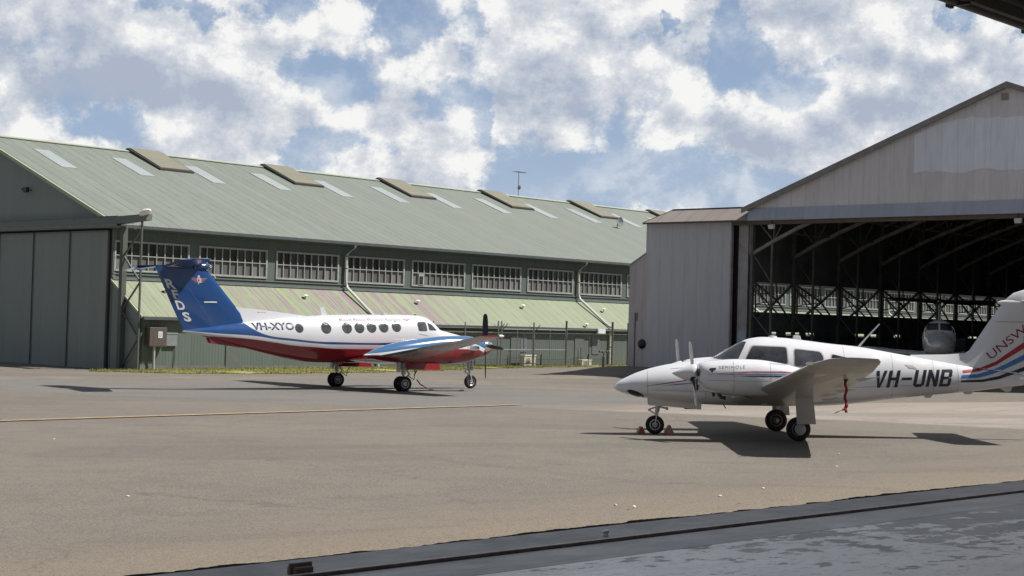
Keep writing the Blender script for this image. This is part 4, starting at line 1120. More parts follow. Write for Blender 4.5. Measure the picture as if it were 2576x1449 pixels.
def decal_bm(bm, name, m, parent, bvh, side, off=.004, stepx=.12, stepz=.035, ymax=None):
    """lay a flat x,z mesh onto the skin of an aircraft by projecting it sideways"""
    xs = [v.co.x for v in bm.verts]; zs = [v.co.z for v in bm.verts]
    def cuts(lo, hi, st, no, ax):
        p = lo + st
        while p < hi:
            co_ = [0, 0, 0]; co_[ax] = p
            bmesh.ops.bisect_plane(bm, geom=bm.verts[:] + bm.edges[:] + bm.faces[:], plane_co=co_, plane_no=no); p += st
    cuts(min(zs), max(zs), stepz, (0, 0, 1), 2); cuts(min(xs), max(xs), stepx, (1, 0, 0), 0)
    bmesh.ops.triangulate(bm, faces=bm.faces[:])
    dead = []
    for v in bm.verts:
        h = bvh.ray_cast(Vector((v.co.x, side * 12, v.co.z)), Vector((0, -side, 0)))
        if h[0] is None: dead.append(v)
        else:
            nrm = h[1]; nrm = nrm if nrm.y * side > 0 else -nrm
            v.co = h[0] + nrm * off
    if dead: bmesh.ops.delete(bm, geom=dead, context='VERTS')
    for f in bm.faces:
        f.smooth = True
        f.normal_update()
        if f.normal.y * side < 0: f.normal_flip()
    me = bpy.data.meshes.new(name); bm.to_mesh(me); bm.free()
    return link(name, me, m, parent)
def poly_bm(polys):
    bm = bmesh.new()
    for poly in polys:
        vs = [bm.verts.new((p[0], 0, p[1])) for p in poly]; bm.faces.new(vs)
    return bm
def round_poly(pts, r=.06, n=5):
    out = []
    for i, p in enumerate(pts):
        a = Vector(pts[i - 1]); p = Vector(p); b_ = Vector(pts[(i + 1) % len(pts)])
        rr_ = min(r, (a - p).length * .45, (b_ - p).length * .45)
        p0 = p + (a - p).normalized() * rr_; p1 = p + (b_ - p).normalized() * rr_
        for k in range(n + 1): t_ = k / n; out.append(tuple(p0 * (1 - t_) ** 2 + p * 2 * t_ * (1 - t_) + p1 * t_ ** 2))
    return out
def ellipse(cx, cz, rx, rz_, n=24): return [(cx + rx * math.cos(2 * PI * k / n), cz + rz_ * math.sin(2 * PI * k / n)) for k in range(n)]
def ribbon(top, bot): return [[top[i], top[i + 1], bot[i + 1], bot[i]] for i in range(len(top) - 1)]
def text_bm(txt, origin, ex, ez, height, width=None, bold=0., spacing=1.0):
    """flat text mesh: origin (x,z), reading direction ex, upward direction ez"""
    cu = bpy.data.curves.new('txt', 'FONT'); cu.body = txt; cu.size = 1.0; cu.offset = bold; cu.space_character = spacing; cu.resolution_u = 4
    o = bpy.data.objects.new('txt', cu); COL.objects.link(o)
    dg = bpy.context.evaluated_depsgraph_get(); me = bpy.data.meshes.new_from_object(o.evaluated_get(dg))
    bm = bmesh.new(); bm.from_mesh(me); bpy.data.objects.remove(o); bpy.data.curves.remove(cu); bpy.data.meshes.remove(me)
    xs = [v.co.x for v in bm.verts]; ys = [v.co.y for v in bm.verts]; x0, x1, y0 = min(xs), max(xs), min(ys) if len(txt) and txt.isupper() else 0.
    capy = .72
    k = height / capy; kx = k if width is None else width / (x1 - x0)
    y0 = 0.
    for v in bm.verts:
        a, b_ = (v.co.x - x0) * kx, (v.co.y - y0) * k
        v.co = Vector((origin[0] + ex[0] * a + ez[0] * b_, 0, origin[1] + ex[1] * a + ez[1] * b_))
    bmesh.ops.remove_doubles(bm, verts=bm.verts, dist=1e-5)
    return bm
def wheel(x, y, z, r, w, parent, tyre, rimm, rr_=.5, name='wheel'):
    mb = MB(); pf = [(-w * .32, r * .55), (-w * .46, r * .66), (-w * .5, r * .8), (-w * .42, r * .93), (-w * .2, r), (w * .2, r), (w * .42, r * .93), (w * .5, r * .8), (w * .46, r * .66), (w * .32, r * .55)]
    mb.lathe(pf, (x, y, z), 1, 32); t_ = mb.build(name, tyre, parent, smooth=60)
    mb = MB(); mb.lathe([(-w * .34, r * .16), (-w * .38, r * .2), (-w * .26, r * .42), (-w * .40, r * rr_), (-w * .36, r * .58), (w * .36, r * .58), (w * .40, r * rr_), (w * .26, r * .42), (w * .38, r * .2), (w * .34, r * .16)], (x, y, z), 1, 24)
    mb.build('rim', rimm, t_, smooth=40)
    mb = MB()
    for k in range(6):
        a = 2 * PI * k / 6; 
        for sg in (-1, 1): mb.lathe([(-.004, r * .055), (.004, r * .055)], (x + r * .30 * math.cos(a), y + sg * w * .315, z + r * .30 * math.sin(a)), 1, 8)
    mb.lathe([(-w * .41, r * .07), (w * .41, r * .07)], (x, y, z), 1, 10); mb.build('hub_cap', M_BLK, t_)
    return t_
def blade(mb, root, direction, L_, chord, fwd, twist=0.):
    """one propeller blade; fwd: axis of the feathered chord"""
    d = Vector(direction).normalized(); c0 = Vector(fwd).normalized(); c1 = d.cross(c0).normalized(); rings = []
    for s_, cw, th_, tw in ((0.02, .35, .40, .0), (.12, .5, .25, .0), (.25, .85, .13, .1), (.5, 1.0, .09, .25), (.75, .95, .07, .35), (.93, .75, .06, .42), (1.0, .35, .05, .45)):
        a = tw * twist; cc = c0 * math.cos(a) + c1 * math.sin(a); tt = -c0 * math.sin(a) + c1 * math.cos(a); p = Vector(root) + d * (L_ * s_); w = chord * cw; h = chord * th_
        rings.append([p + cc * (w / 2 * math.cos(q)) + tt * (h / 2 * math.sin(q)) for q in [2 * PI * k / 12 for k in range(12)]])
    mb.loft(rings)
def place_craft(ox, oy, f, xn, ym):
    f = Vector((f[0], f[1], 0)).normalized(); l = Vector((-f.y, f.x, 0)); O = Vector((ox, oy, 0))
    n_ = O + f * xn; a = O + l * ym; b_ = O - l * ym
    zn, za, zb = gz(n_.x, n_.y), gz(a.x, a.y), gz(b_.x, b_.y)
    ey = Vector((a.x, a.y, za)) - Vector((b_.x, b_.y, zb)); o3 = Vector((ox, oy, (za + zb) / 2)); exv = Vector((n_.x, n_.y, zn)) - o3
    ez = exv.cross(ey).normalized(); exv.normalize(); ey = ez.cross(exv)
    m_ = Matrix.Identity(4)
    for i, a_ in enumerate((exv, ey, ez)):
        for j in range(3): m_[j][i] = a_[j]
    for j in range(3): m_[j][3] = o3[j]
    return m_

M_TYRE = mat('tyre_rubber', (.014, .013, .013), .8, var=.3, scale=8)
M_RIM = mat('wheel_rim', (.50, .50, .50), .4, .3, var=.15, scale=10)
M_RIMD = mat('wheel_rim_dark', (.16, .16, .165), .5, .2)
M_ALU = mat('gear_strut', (.42, .42, .43), .35, .4, var=.2, scale=10)
M_STRW = mat('white_strut', (.50, .50, .50), .4, var=.15, scale=10)
M_CHR = mat('polished_metal', (.75, .75, .75), .12, 1.)
M_WHT = mat('aircraft_white', (.58, .59, .62), .16, var=.03, scale=1.5, spec=.5, coat=.5)
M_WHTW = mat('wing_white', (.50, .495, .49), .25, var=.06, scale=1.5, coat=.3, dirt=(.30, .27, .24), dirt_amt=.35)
M_KAW = mat('wing_shaded_white', (.34, .31, .31), .3, var=.08, coat=.2, dirt=(.16, .12, .11), dirt_amt=.5)  # white wing paint darkened all over for its shaded underside, plus dirt
M_SEW = mat('wing_underside_shade', (.33, .315, .295), .35, var=.08, coat=.2, dirt=(.20, .17, .14), dirt_amt=.5)  # underside shade put into the whole wing's colour, dirt on top
M_RED = mat('aircraft_red', (.19, .008, .012), .18, var=.06, coat=.5)
M_BLU = mat('aircraft_blue', (.009, .048, .165), .15, var=.06, coat=.6)
M_BLU2 = mat('aircraft_blue_sky_sheen', (.03, .10, .30), .15, var=.05, coat=.6)  # tail blue lightened for the sky mirrored on the elevators
M_PROP = mat('prop_black', (.012, .012, .013), .4, var=.2)
M_RUB = mat('deice_boot', (.02, .02, .022), .5)
M_NAVY = mat('lettering_navy', (.012, .014, .06), .3)
M_SILV = mat('lettering_silver', (.56, .57, .58), .35)
M_SEAM = mat('panel_seam', (.05, .05, .06), .6)
m, t, b = princ('aircraft_glass'); co = t.new('ShaderNodeTexCoord').outputs['Object']
t.set(b.inputs['Base Color'], t.mix(t.mr(t.noise(co, 1.6, 5, .6), .35, .65), (.012, .013, .016), (.07, .075, .085))); b.inputs['Roughness'].default_value = .06; b.inputs['Specular IOR Level'].default_value = .6
M_GLS = m
M_CURT = mat('cabin_window', (.055, .062, .065), .1, var=.5, scale=4)

def livery(name, curves, cols, lo=-10, hi=8):
    """paint scheme: curves z(x) from the belly up, one more colour than curves"""
    m, t, b = princ(name); co = t.new('ShaderNodeTexCoord').outputs['Object']; x = t.sep(co)
    n = t.noise(co, 1.2, 5, .6)
    c = cols[0]
    for cv, col in zip(curves, cols[1:]):
        zc = t.curve(x[0], cv, lo, hi, -1., 5.)
        c = t.mix(t.mr(t.math('SUBTRACT', x[2], zc), -.003, .003), c, col)
    c = t.mix(t.mr(n, .35, .7, 0, .10), c, (.25, .24, .23))
    t.set(b.inputs['Base Color'], c); b.inputs['Roughness'].default_value = .17; b.inputs['Coat Weight'].default_value = .5
    for nd in t.n:
        if nd.type == 'CURVE_FLOAT':
            for p in nd.mapping.curves[0].points: p.handle_type = 'AUTO_CLAMPED'
            nd.mapping.update()
    return m

# ============================================================ twin turboprop (also built plain for the one inside the hangar)
KST = [(5.62, 1.63, 1.57, .04), (5.5, 1.72, 1.45, .16), (5.2, 1.83, 1.27, .33), (4.7, 1.93, 1.14, .48), (4.3, 2.01, 1.08, .56), (3.45, 2.19, 1.02, .66), (3.02, 2.30, 1.0, .70),
       (2.62, 2.62, 1.0, .73), (2.35, 2.765, .99, .75), (2.0, 2.82, .98, .765), (1.2, 2.83, .98, .78), (.47, 2.815, .98, .785), (-.8, 2.79, .98, .785), (-1.78, 2.755, .98, .78), (-2.3, 2.72, .99, .77),
       (-3.4, 2.635, 1.12, .69), (-4.5, 2.50, 1.34, .55), (-5.3, 2.40, 1.53, .42), (-6.2, 2.27, 1.76, .25), (-6.9, 2.17, 1.93, .14), (-7.42, 2.10, 2.03, .06)]
def turboprop(name, label, cat, mw, plain=False):
    root = thing(name, label, cat, mw)
    Wt = (.55, .56, .59); Rd = (.20, .009, .014); Bl = (.010, .055, .19)
    if plain:
        mf = M_WHTW; mn = M_WHTW; mfin = M_WHTW; mst = mat('dark_stabiliser', (.03, .03, .035), .5); mtip = M_WHTW; mvent = M_WHTW
    else:
        red = [(-7.5, 2.04), (-7.02, 1.935), (-6.2, 1.885), (-5.15, 1.83), (-4.08, 1.70), (-3.56, 1.62), (-2.5, 1.55), (-1.76, 1.505), (-.28, 1.50), (2, 1.53), (5.7, 1.6)]
        wt_ = [(-7.6, 2.09), (-6.2, 2.0), (-4.8, 1.92), (-4.08, 1.82), (-3.57, 1.775), (-2.5, 1.685), (-1.77, 1.66), (-.28, 1.66), (2, 1.69), (5.7, 1.74)]
        bl_ = [(-7.6, 3.4), (-5.6, 3.4), (-5.33, 2.9), (-5.22, 2.44), (-5.08, 2.28), (-4.9, 2.16), (-4.63, 2.03), (-4.27, 1.93), (-3.57, 1.86), (-2.5, 1.765), (-1.77, 1.75), (-.29, 1.735), (.85, 1.775), (2.2, 1.83), (5.7, 1.9)]
        mf = livery('turboprop_fuselage_paint', [red, wt_, bl_], [Rd, Wt, Bl, Wt])
        nr = [(-2, 1.30), (-.5, 1.33), (.5, 1.42), (2.2, 1.56), (2.9, 1.56), (3.5, 1.40), (5, 1.3)]
        nw = [(-2, 1.30), (-.9, 1.42), (-.2, 1.52), (.5, 1.60), (1.8, 1.72), (2.7, 1.76), (3.0, 1.72), (3.35, 1.60), (5, 1.4)]
        mn = livery('turboprop_nacelle_paint', [nr, nw], [Rd, (.62, .63, .66), (.04, .12, .26)])
        mfin = M_BLU; mst = M_BLU; mtip = M_RED; mvent = M_RED
    fus = body(KST, ex=2.2).build('fuselage', mf, root, smooth=50)
    tgt = [fus]
    fin = wing([((-4.75, 0, 2.25), (-7.38, 0, 2.05), .055), ((-5.42, 0, 2.95), (-7.80, 0, 2.85), .06), ((-6.52, 0, 4.20), (-8.46, 0, 4.22), .085), ((-6.75, 0, 4.32), (-8.48, 0, 4.32), .07)], (0, 1, 0)).build('fin', mfin, root, smooth=50)
    dm = M_WHT if not plain else M_WHTW
    mb = MB(); r = .02
    mb.loft([[(x, sg * h, z) for sg, z, h in ((1, zt, .012), (1, zb, .06), (-1, zb, .06), (-1, zt, .012))] for x, zt, zb in ((-5.55, 2.96, 2.3), (-4.5, 2.89, 2.3), (-3.42, 2.78, 2.4), (-2.6, 2.69, 2.5))]); mb.build('dorsal_fin', dm, root, smooth=30)
    for sg in (1, -1):
        tl_ = -.032 * sg                                    # the tail sits with its far side a little lower
        tk = .13 if plain else .085; zt_ = 4.42 if sg > 0 else 4.49; ze_ = 4.22 if sg > 0 else 4.44
        st = wing([((-6.75, 0, 4.37), (-8.15, 0, 4.37), tk), ((-6.95, sg * .35, 4.38 + tl_ * .35), (-8.15, sg * .35, 4.38 + tl_ * .35), tk), ((-7.55, sg * 2.72, zt_), (-8.30, sg * 2.72, zt_), tk), ((-7.82, sg * 2.82, zt_), (-8.28, sg * 2.82, zt_), .05)]).build('tailplane', mst, root, smooth=50)
        wing([((-7.86, sg * .16, 4.385), (-8.52, sg * .16, 4.26), .07), ((-7.98, sg * 2.80, zt_), (-8.66, sg * 2.80, ze_), .06)]).build('elevator', mst if plain else M_BLU2, st, smooth=50)
    mb = MB(); mb.lathe([(-7.1, .13), (-6.7, .13), (-6.48, .10), (-6.36, .03)], (0, 0, 4.36), 0, 16); mb.build('tail_bullet', mst if plain else M_BLU, root, smooth=50)
    bul = root.children[-1]
    mb = MB(); mb.lathe([(-6.50, .06), (-6.44, .055), (-6.40, .02)], (0, -.06, 4.36), 0, 10); mb.build('tail_light', M_CHR, bul, smooth=50)
    for sg in (1, -1):
        mb = MB(); mb.hexa([(-4.55, sg * .10, 1.42), (-6.40, sg * .14, 1.66), (-6.52, sg * .10, 1.88), (-4.3, sg * .12, 1.6)], [(-4.55, sg * .13, 1.42), (-6.40, sg * .17, 1.66), (-6.52, sg * .13, 1.88), (-4.3, sg * .15, 1.6)]); mb.build('ventral_fin', mvent, root)
        # wing: centre section, outer panel, tip
        dz = (lambda y: -.075 * (y - 2.62)) if plain else (lambda y: 0.)
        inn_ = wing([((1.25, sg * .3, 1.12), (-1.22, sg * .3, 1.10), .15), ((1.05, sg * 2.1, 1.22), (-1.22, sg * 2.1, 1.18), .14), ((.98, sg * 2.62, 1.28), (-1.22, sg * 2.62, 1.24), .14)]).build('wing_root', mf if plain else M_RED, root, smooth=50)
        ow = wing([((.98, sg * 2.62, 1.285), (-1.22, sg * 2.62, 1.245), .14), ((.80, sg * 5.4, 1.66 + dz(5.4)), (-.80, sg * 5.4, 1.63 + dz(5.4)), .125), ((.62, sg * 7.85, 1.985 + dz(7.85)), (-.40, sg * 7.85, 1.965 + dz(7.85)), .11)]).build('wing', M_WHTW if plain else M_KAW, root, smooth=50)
        if not plain:
            wing([((.62, sg * 7.851, 1.985), (-.40, sg * 7.851, 1.965), .11), ((.60, sg * 8.15, 2.03), (-.36, sg * 8.15, 2.01), .10), ((.42, sg * 8.30, 2.055), (-.34, sg * 8.30, 2.04), .07)]).build('wing_tip', mtip, ow, smooth=50)
            wing([((1.03, sg * 2.9, 1.315), (.86, sg * 2.9, 1.31), .42), ((.665, sg * 7.8, 1.985), (.55, sg * 7.8, 1.98), .42)]).build('deice_boot', M_RUB, ow, smooth=50)
            mb = MB(); mb.bar((-1.10, sg * 3.2, 1.27), (-.86, sg * 5.1, 1.525), .05, .03); mb.build('flap_track', M_RUB, ow)
            mb = MB(); mb.lathe([(.46, .05), (.60, .045), (.66, .02)], (0, sg * 8.26, 2.05), 0, 10); mb.build('navigation_light', mat('light_lens', (.75, .72, .66), .15, coat=.5), ow, smooth=50)
        if not plain:
            # nacelle
            NST = [(3.42, 1.86, 1.42, .20), (3.3, 1.93, 1.30, .27), (3.05, 2.0, 1.18, .33), (2.6, 2.055, 1.06, .39), (1.7, 2.03, .985, .42), (.8, 1.94, .985, .42), (.0, 1.83, 1.01, .40), (-.7, 1.68, 1.08, .33), (-1.25, 1.48, 1.17, .22), (-1.62, 1.30, 1.24, .08)]
            nac = body(NST, cy=sg * 2.62, n=28, ex=2.3).build('nacelle', mn, root, smooth=50)
            mb = MB()
            for q in (-1, 1): mb.tube([(2.75, sg * 2.62 + q * .34, 1.60), (2.9, sg * 2.62 + q * .47, 1.60), (2.72, sg * 2.62 + q * .56, 1.60), (2.45, sg * 2.62 + q * .58, 1.61)], [.09, .10, .10, .095], 12)
            mb.build('exhaust_stack', M_CHR, nac, smooth=50)
            mb = MB(); mb.lathe([(3.405, .20), (3.43, .20)], (0, sg * 2.62, 1.63), 0, 20); mb.build('intake_ring', M_CHR, nac, smooth=40)
            # propeller
            pc = (3.56, sg * 2.62, 1.68)
            mb = MB(); mb.lathe([(3.43, .20), (3.5, .215), (3.62, .20), (3.78, .14), (3.90, .06), (3.94, .01)], (0, pc[1], pc[2]), 0, 20); sp = mb.build('propeller', M_CHR if not plain else M_PROP, root, smooth=50)
            for dv in ((0, .03, 1), (0, -.03, -1), (0, 1, .03), (0, -1, -.06)):
                tg = Vector((1, 0, 0)).cross(Vector(dv)); mb = MB(); blade(mb, pc, dv, 1.22, .22, tg * .75 + Vector((.66, 0, 0)), .3); mb.build('blade', M_PROP, sp, smooth=50)
        # main gear
        mb = MB(); mb.tube([(.05, sg * 2.62, 1.15), (.03, sg * 2.62, .62)], .085, 12); mb.tube([(.03, sg * 2.62, .62), (0, sg * 2.62, .27)], .05, 12); mb.tube([(0, sg * 2.62 - .2, .27), (0, sg * 2.62 + .2, .27)], .04, 8)
        mb.bar((.12, sg * 2.62, .85), (.28, sg * 2.62, .62), .05); mb.bar((.28, sg * 2.62, .62), (.04, sg * 2.62, .40), .05); mb.bar((.04, sg * 2.62, .75), (.9, sg * 2.62, 1.05), .05)
        mb.bar((-.2, sg * 2.62 - .05, .70), (-.2, sg * 2.62 - .05, 1.05), .14, .10)
        gr = mb.build('main_gear', M_ALU, root, smooth=40)
        for q in (-.155, .155): wheel(0, sg * 2.62 + q, .275, .275, .16, root, M_TYRE, M_RIM, .52, name='main_wheel')
        for q in (-.30, .30):
            mb = MB(); mb.hexa([(-.05, sg * 2.62 + q, 1.04), (1.38, sg * 2.62 + q, 1.02), (1.38, sg * 2.62 + q * 1.2, .78), (-.05, sg * 2.62 + q * 1.2, .80)], [(-.05, sg * 2.62 + q + .02, 1.04), (1.38, sg * 2.62 + q + .02, 1.02), (1.38, sg * 2.62 + q * 1.2 + .02, .78), (-.05, sg * 2.62 + q * 1.2 + .02, .80)])
            if not plain: mb.build('gear_door', M_RED, root)
        mb = MB(); mb.tube([(.25, sg * 2.62, .55), (.45, sg * 2.62 - .05, .42), (.5, sg * 2.62, .62), (.6, sg * 2.62, .75)], .018, 6); mb.build('brake_hose', M_BLK, gr)
    # nose gear
    mb = MB(); mb.tube([(4.45, 0, 1.2), (4.5, 0, .72)], .07, 12); mb.tube([(4.5, 0, .72), (4.55, .0, .5)], .045, 10)
    for q in (-1, 1): mb.bar((4.53, q * .10, .50), (4.57, q * .11, .26), .04)
    mb.bar((4.53, -.11, .52), (4.53, .11, .52), .06); mb.bar((4.44, 0, .80), (4.30, 0, .66), .04); mb.bar((4.30, 0, .66), (4.5, 0, .54), .04); mb.lathe([(4.56, .07), (4.66, .08)], (0, 0, .78), 0, 12)
    mb.build('nose_gear', M_ALU, root, smooth=40)
    wheel(4.57, 0, .265, .265, .17, root, M_TYRE, M_RIM, .55, name='nose_wheel')
    # windows
    bv = bvh_of([fus])
    for sd in (-1, 1):
        for (x, z, r) in ((-3.21, 2.235, .150), (-2.15, 2.26, .19), (-1.30, 2.28, .19), (-.78, 2.30, .19), (-.27, 2.32, .19), (.25, 2.335, .19), (.80, 2.36, .185)):
            decal_bm(poly_bm([ellipse(x, z, r * 1.10, r * 1.10)]), 'window_surround', M_SEAM if not plain else M_BLK, root, bv, sd, .003)
            decal_bm(poly_bm([ellipse(x, z, r, r)]), 'window', M_CURT, root, bv, sd, .008)
        decal_bm(poly_bm([round_poly([(1.74, 2.53), (1.76, 2.21), (2.15, 2.21), (2.15, 2.56), (1.85, 2.56)], .07)]), 'cockpit_window', M_GLS, root, bv, sd, .006)
        decal_bm(poly_bm([round_poly([(2.22, 2.54), (2.24, 2.25), (2.62, 2.24), (2.42, 2.46)], .05)]), 'cockpit_window', M_GLS, root, bv, sd, .006)
    # windscreen: projected from the front
    mb = MB(); 
    def front_patch(y0, y1, z0, z1, name):
        vs = []; fs = []; ny, nz = 12, 8
        for i in range(ny + 1):
            for j in range(nz + 1):
                y = y0 + (y1 - y0) * i / ny; z = z0 + (z1 - z0) * j / nz - .05 * abs(y)
                h = bv.ray_cast(Vector((9, y, z)), Vector((-1, 0, 0)))
                p = (h[0] + h[1] * .007) if h[0] else Vector((2.6, y, z)); vs.append(tuple(p))
        for i in range(ny):
            for j in range(nz): a = i * (nz + 1) + j; fs.append((a, a + nz + 1, a + nz + 2, a + 1))
        me = bpy.data.meshes.new(name); me.from_pydata(vs, [], fs)
        for p in me.polygons: p.use_smooth = True
        link(name, me, M_GLS, root)
    if plain: front_patch(.04, .56, 2.34, 2.66, 'windscreen'); front_patch(-.56, -.04, 2.34, 2.66, 'windscreen')
    return root, fus, fin, bv

mk = place_craft(-5.34, 60.06, (.832, .555), 4.57, 2.6)
ka, kf, kfin, kbv = turboprop('ambulance_aircraft', 'twin turboprop air ambulance with blue tail and red belly before the green hangar', 'aircraft', mk)
bvf = bvh_of([kfin])
# tail letters, one under the other
for ch, x, z, h, w in (('R', -8.03, 3.57, .32, .33), ('F', -7.78, 3.21, .30, .22), ('D', -7.63, 2.83, .31, .30), ('S', -7.37, 2.43, .31, .27)):
    decal_bm(text_bm(ch, (x, z), (1, -.06), (-.42, 1), h, w, bold=.03), 'tail_letter', M_SILV, ka, bvf, -1, .004)
# winged emblem
em = []
for k in range(4):
    w = .30 - k * .055; z = 3.94 - k * .045
    em += [[(-6.93, z), (-6.93 - w, z + .012), (-6.93 - w + .03, z - .012), (-6.93, z - .026)], [(-6.87, z), (-6.87 + w, z + .012), (-6.87 + w - .03, z - .012), (-6.87, z - .026)]]
decal_bm(poly_bm(em), 'emblem_wings', mat('emblem_pink', (.30, .17, .20), .5), ka, bvf, -1, .004)
decal_bm(poly_bm([ellipse(-6.90, 3.89, .075, .085), ellipse(-6.90, 4.00, .05, .05)]), 'emblem_crest', mat('emblem_cream', (.52, .40, .38), .5), ka, bvf, -1, .006)
decal_bm(poly_bm([ellipse(-6.90, 3.87, .03, .035)]), 'emblem_centre', M_SEAM, ka, bvf, -1, .008)
decal_bm(poly_bm([[(-6.93, 3.80), (-6.87, 3.80), (-6.90, 3.70)]]), 'emblem_tip', mat('emblem_cream', None), ka, bvf, -1, .006)
decal_bm(poly_bm([round_poly([(-6.68, 3.085), (-6.19, 3.095), (-6.19, 3.135), (-6.68, 3.125)], .02)]), 'tail_stripe', mat('marking_white', (.75, .73, .66), .4), ka, bvf, -1, .006)
hp = [(-7.68, 4.16), (-7.4, 3.79), (-6.76, 2.91), (-6.32, 2.30)]
decal_bm(poly_bm(ribbon([(p[0] + .01, p[1]) for p in hp], [(p[0] - .012, p[1]) for p in hp])), 'rudder_gap', mat('blue_gap', (.05, .09, .28), .5), ka, bvf, -1, .003)
decal_bm(text_bm('VH-XYO', (-4.95, 2.15), (1, .02), (0, 1), .255, 1.55, bold=.03), 'registration', M_NAVY, ka, kbv, -1, .005)
M_LTXT = mat('lettering_greyblue', (.11, .11, .19), .4)
decal_bm(text_bm('Royal Flying Doctor Service', (-1.52, 2.505), (1, .022), (0, 1), .115, 2.6), 'title_lettering', M_LTXT, ka, kbv, -1, .005)
decal_bm(poly_bm([[(1.17, 2.655), (1.33, 2.63), (1.33, 2.60), (1.24, 2.61)], [(1.50, 2.665), (1.35, 2.63), (1.35, 2.60), (1.43, 2.62)], ellipse(1.34, 2.605, .035, .04, 12)]), 'small_emblem', mat('small_emblem_red', (.22, .05, .08), .4), ka, kbv, -1, .006)
decal_bm(poly_bm([[(1.74 + k * .05, 2.115 - k * .008), (1.77 + k * .05, 2.115 - k * .008), (1.765 + k * .05, 2.085 - k * .008), (1.745 + k * .05, 2.085 - k * .008)] for k in range(9)]), 'small_marking', M_LTXT, ka, kbv, -1, .005)
# door outline, dorsal markings, antennas
decal_bm(poly_bm([[(-4.6 + k * .06, 2.80), (-4.57 + k * .06, 2.80), (-4.57 + k * .06, 2.775), (-4.6 + k * .06, 2.775)] for k in range(6)]), 'fin_marking', mat('small_emblem_red', None), ka, bvh_of([c for c in ka.children if c.name.startswith('dorsal')]), -1, .004)
mb = MB(); mb.hexa([(-2.02, -.012, 2.72), (-1.76, -.012, 2.72), (-1.90, -.006, 3.05), (-2.08, -.006, 3.05)], [(-2.02, .012, 2.72), (-1.76, .012, 2.72), (-1.90, .006, 3.05), (-2.08, .006, 3.05)]); mb.build('blade_antenna', M_WHT, ka)
mb = MB(); mb.lathe([(-.02, .12), (.035, .11), (.05, .05)], (.62, 0, 2.815), 2, 12); mb.lathe([(-.02, .04), (.04, .03)], (-.9, 0, 2.79), 2, 8); mb.lathe([(-.02, .04), (.04, .03)], (1.6, 0, 2.83), 2, 8); mb.lathe([(-.02, .03), (.04, .025)], (-.3, 0, 2.80), 2, 8)
mb.build('roof_aerial', mat('aerial_blue', (.30, .40, .55), .4), ka, smooth=40)
mb = MB(); mb.lathe([(-.07, .03), (-.03, .06), (.03, .06)], (-1.2, 0, .97), 2, 12); mb.build('belly_beacon', mat('beacon_red', (.6, .04, .02), .15, coat=.5), ka, smooth=50)
mb = MB(); mb.tube([(-4.62, 0, 2.5), (-4.68, 0, 2.68)], .012, 6); mb.build('whip_aerial', M_WHT, ka)
mb = MB(); mb.bar((-6.22, 0, 3.98), (-6.38, 0, 4.12), .025); mb.build('static_wick', M_WHT, ka)
# wheel chocks under the turboprop
def chock(x, y, rz_, m_, label, sc=1.0):
    o = thing('wheel_chock', label, 'chock', frame((x, y, gz(x, y)), (math.cos(rz_), math.sin(rz_), 0)))
    mb = MB(); w, h, l = .20 * sc, .17 * sc, .10 * sc
    mb.hexa([(-l, -w / 2, 0), (l, -w / 2, 0), (.015, -w / 2, h), (-.015, -w / 2, h)], [(-l, w / 2, 0), (l, w / 2, 0), (.015, w / 2, h), (-.015, w / 2, h)])
    mb.build('wedge', m_, o, bevel=.006)
    mb = MB(); mb.tube([(-.0, w / 2, h * .5), (.03, w / 2 + .05, h * .3), (.08, w / 2 + .1, .012)], .010, 6); mb.build('rope', mat('chock_rope', (.25, .18, .12), .9), o)
    return o
P = mk @ Vector((1.0, -2.75, 0))
o = thing('towing_hose', 'thin dark red hose lying on the asphalt beside the near main wheel of the turboprop', 'hose', frame((P.x, P.y, gz(P.x, P.y)), (.95, .3, 0)))
mb = MB(); mb.tube([(-.45, -.1, .42), (-.3, -.05, .25), (.0, 0, .10), (.3, 0, .03), (.9, .05, .02), (1.2, 0, .02)], .022, 8); mb.build('hose', mat('hose_red', (.09, .03, .03), .6), o, smooth=50)
mb = MB(); mb.lathe([(1.2, .03), (1.34, .04), (1.38, .03)], (0, 0, .04), 0, 8); mb.build('nozzle', M_BLK, o)

# the plain white turboprop parked nose-out inside the grey hangar
dn = (ray(2362, 870)); dn.z = 0; dn.normalize()
nose = dn * 73.5
pc = nose + dn * 5.62
mh = frame((pc.x, pc.y, GB + .03), -dn)
wh, _, whf, _ = turboprop('parked_aircraft', 'plain white twin turboprop aircraft parked nose out inside the dark grey hangar', 'aircraft', mh, plain=True)
for c in wh.children:
    if c.name.startswith('tailplane') or c.name.startswith('tail_bullet'): c.location.z = -.5
whf.scale.z = .88
#SECTION seminole
# ============================================================ light twin piston aircraft
ms = place_craft(5.42, 30.9, (-1, .038), 2.6, 1.6)
se = thing('light_aircraft', 'white light twin propeller aircraft standing on the near apron before the grey hangar', 'aircraft', ms)
SST = [(3.37, .92, .88, .03), (3.3, 1.00, .83, .14), (3.1, 1.115, .765, .28), (2.9, 1.205, .72, .37), (2.5, 1.325, .665, .47), (2.2, 1.385, .635, .52), (1.9, 1.43, .61, .55), (1.55, 1.475, .59, .57),
       (1.42, 1.53, .585, .575), (1.2, 1.665, .58, .585), (.95, 1.80, .575, .59), (.78, 1.875, .575, .60), (.5, 1.915, .575, .605), (.15, 1.905, .575, .605), (-.25, 1.865, .58, .60), (-.8, 1.80, .60, .57),
       (-1.35, 1.745, .655, .50), (-1.92, 1.65, .73, .42), (-2.6, 1.535, .81, .33), (-3.3, 1.43, .88, .25), (-4.0, 1.35, .97, .155), (-4.6, 1.29, 1.05, .10), (-5.2, 1.23, 1.12, .07), (-5.52, 1.19, 1.15, .03)]
sf = body(SST, ex=2.35, topw=.86).build('fuselage', M_WHT, se, smooth=50)
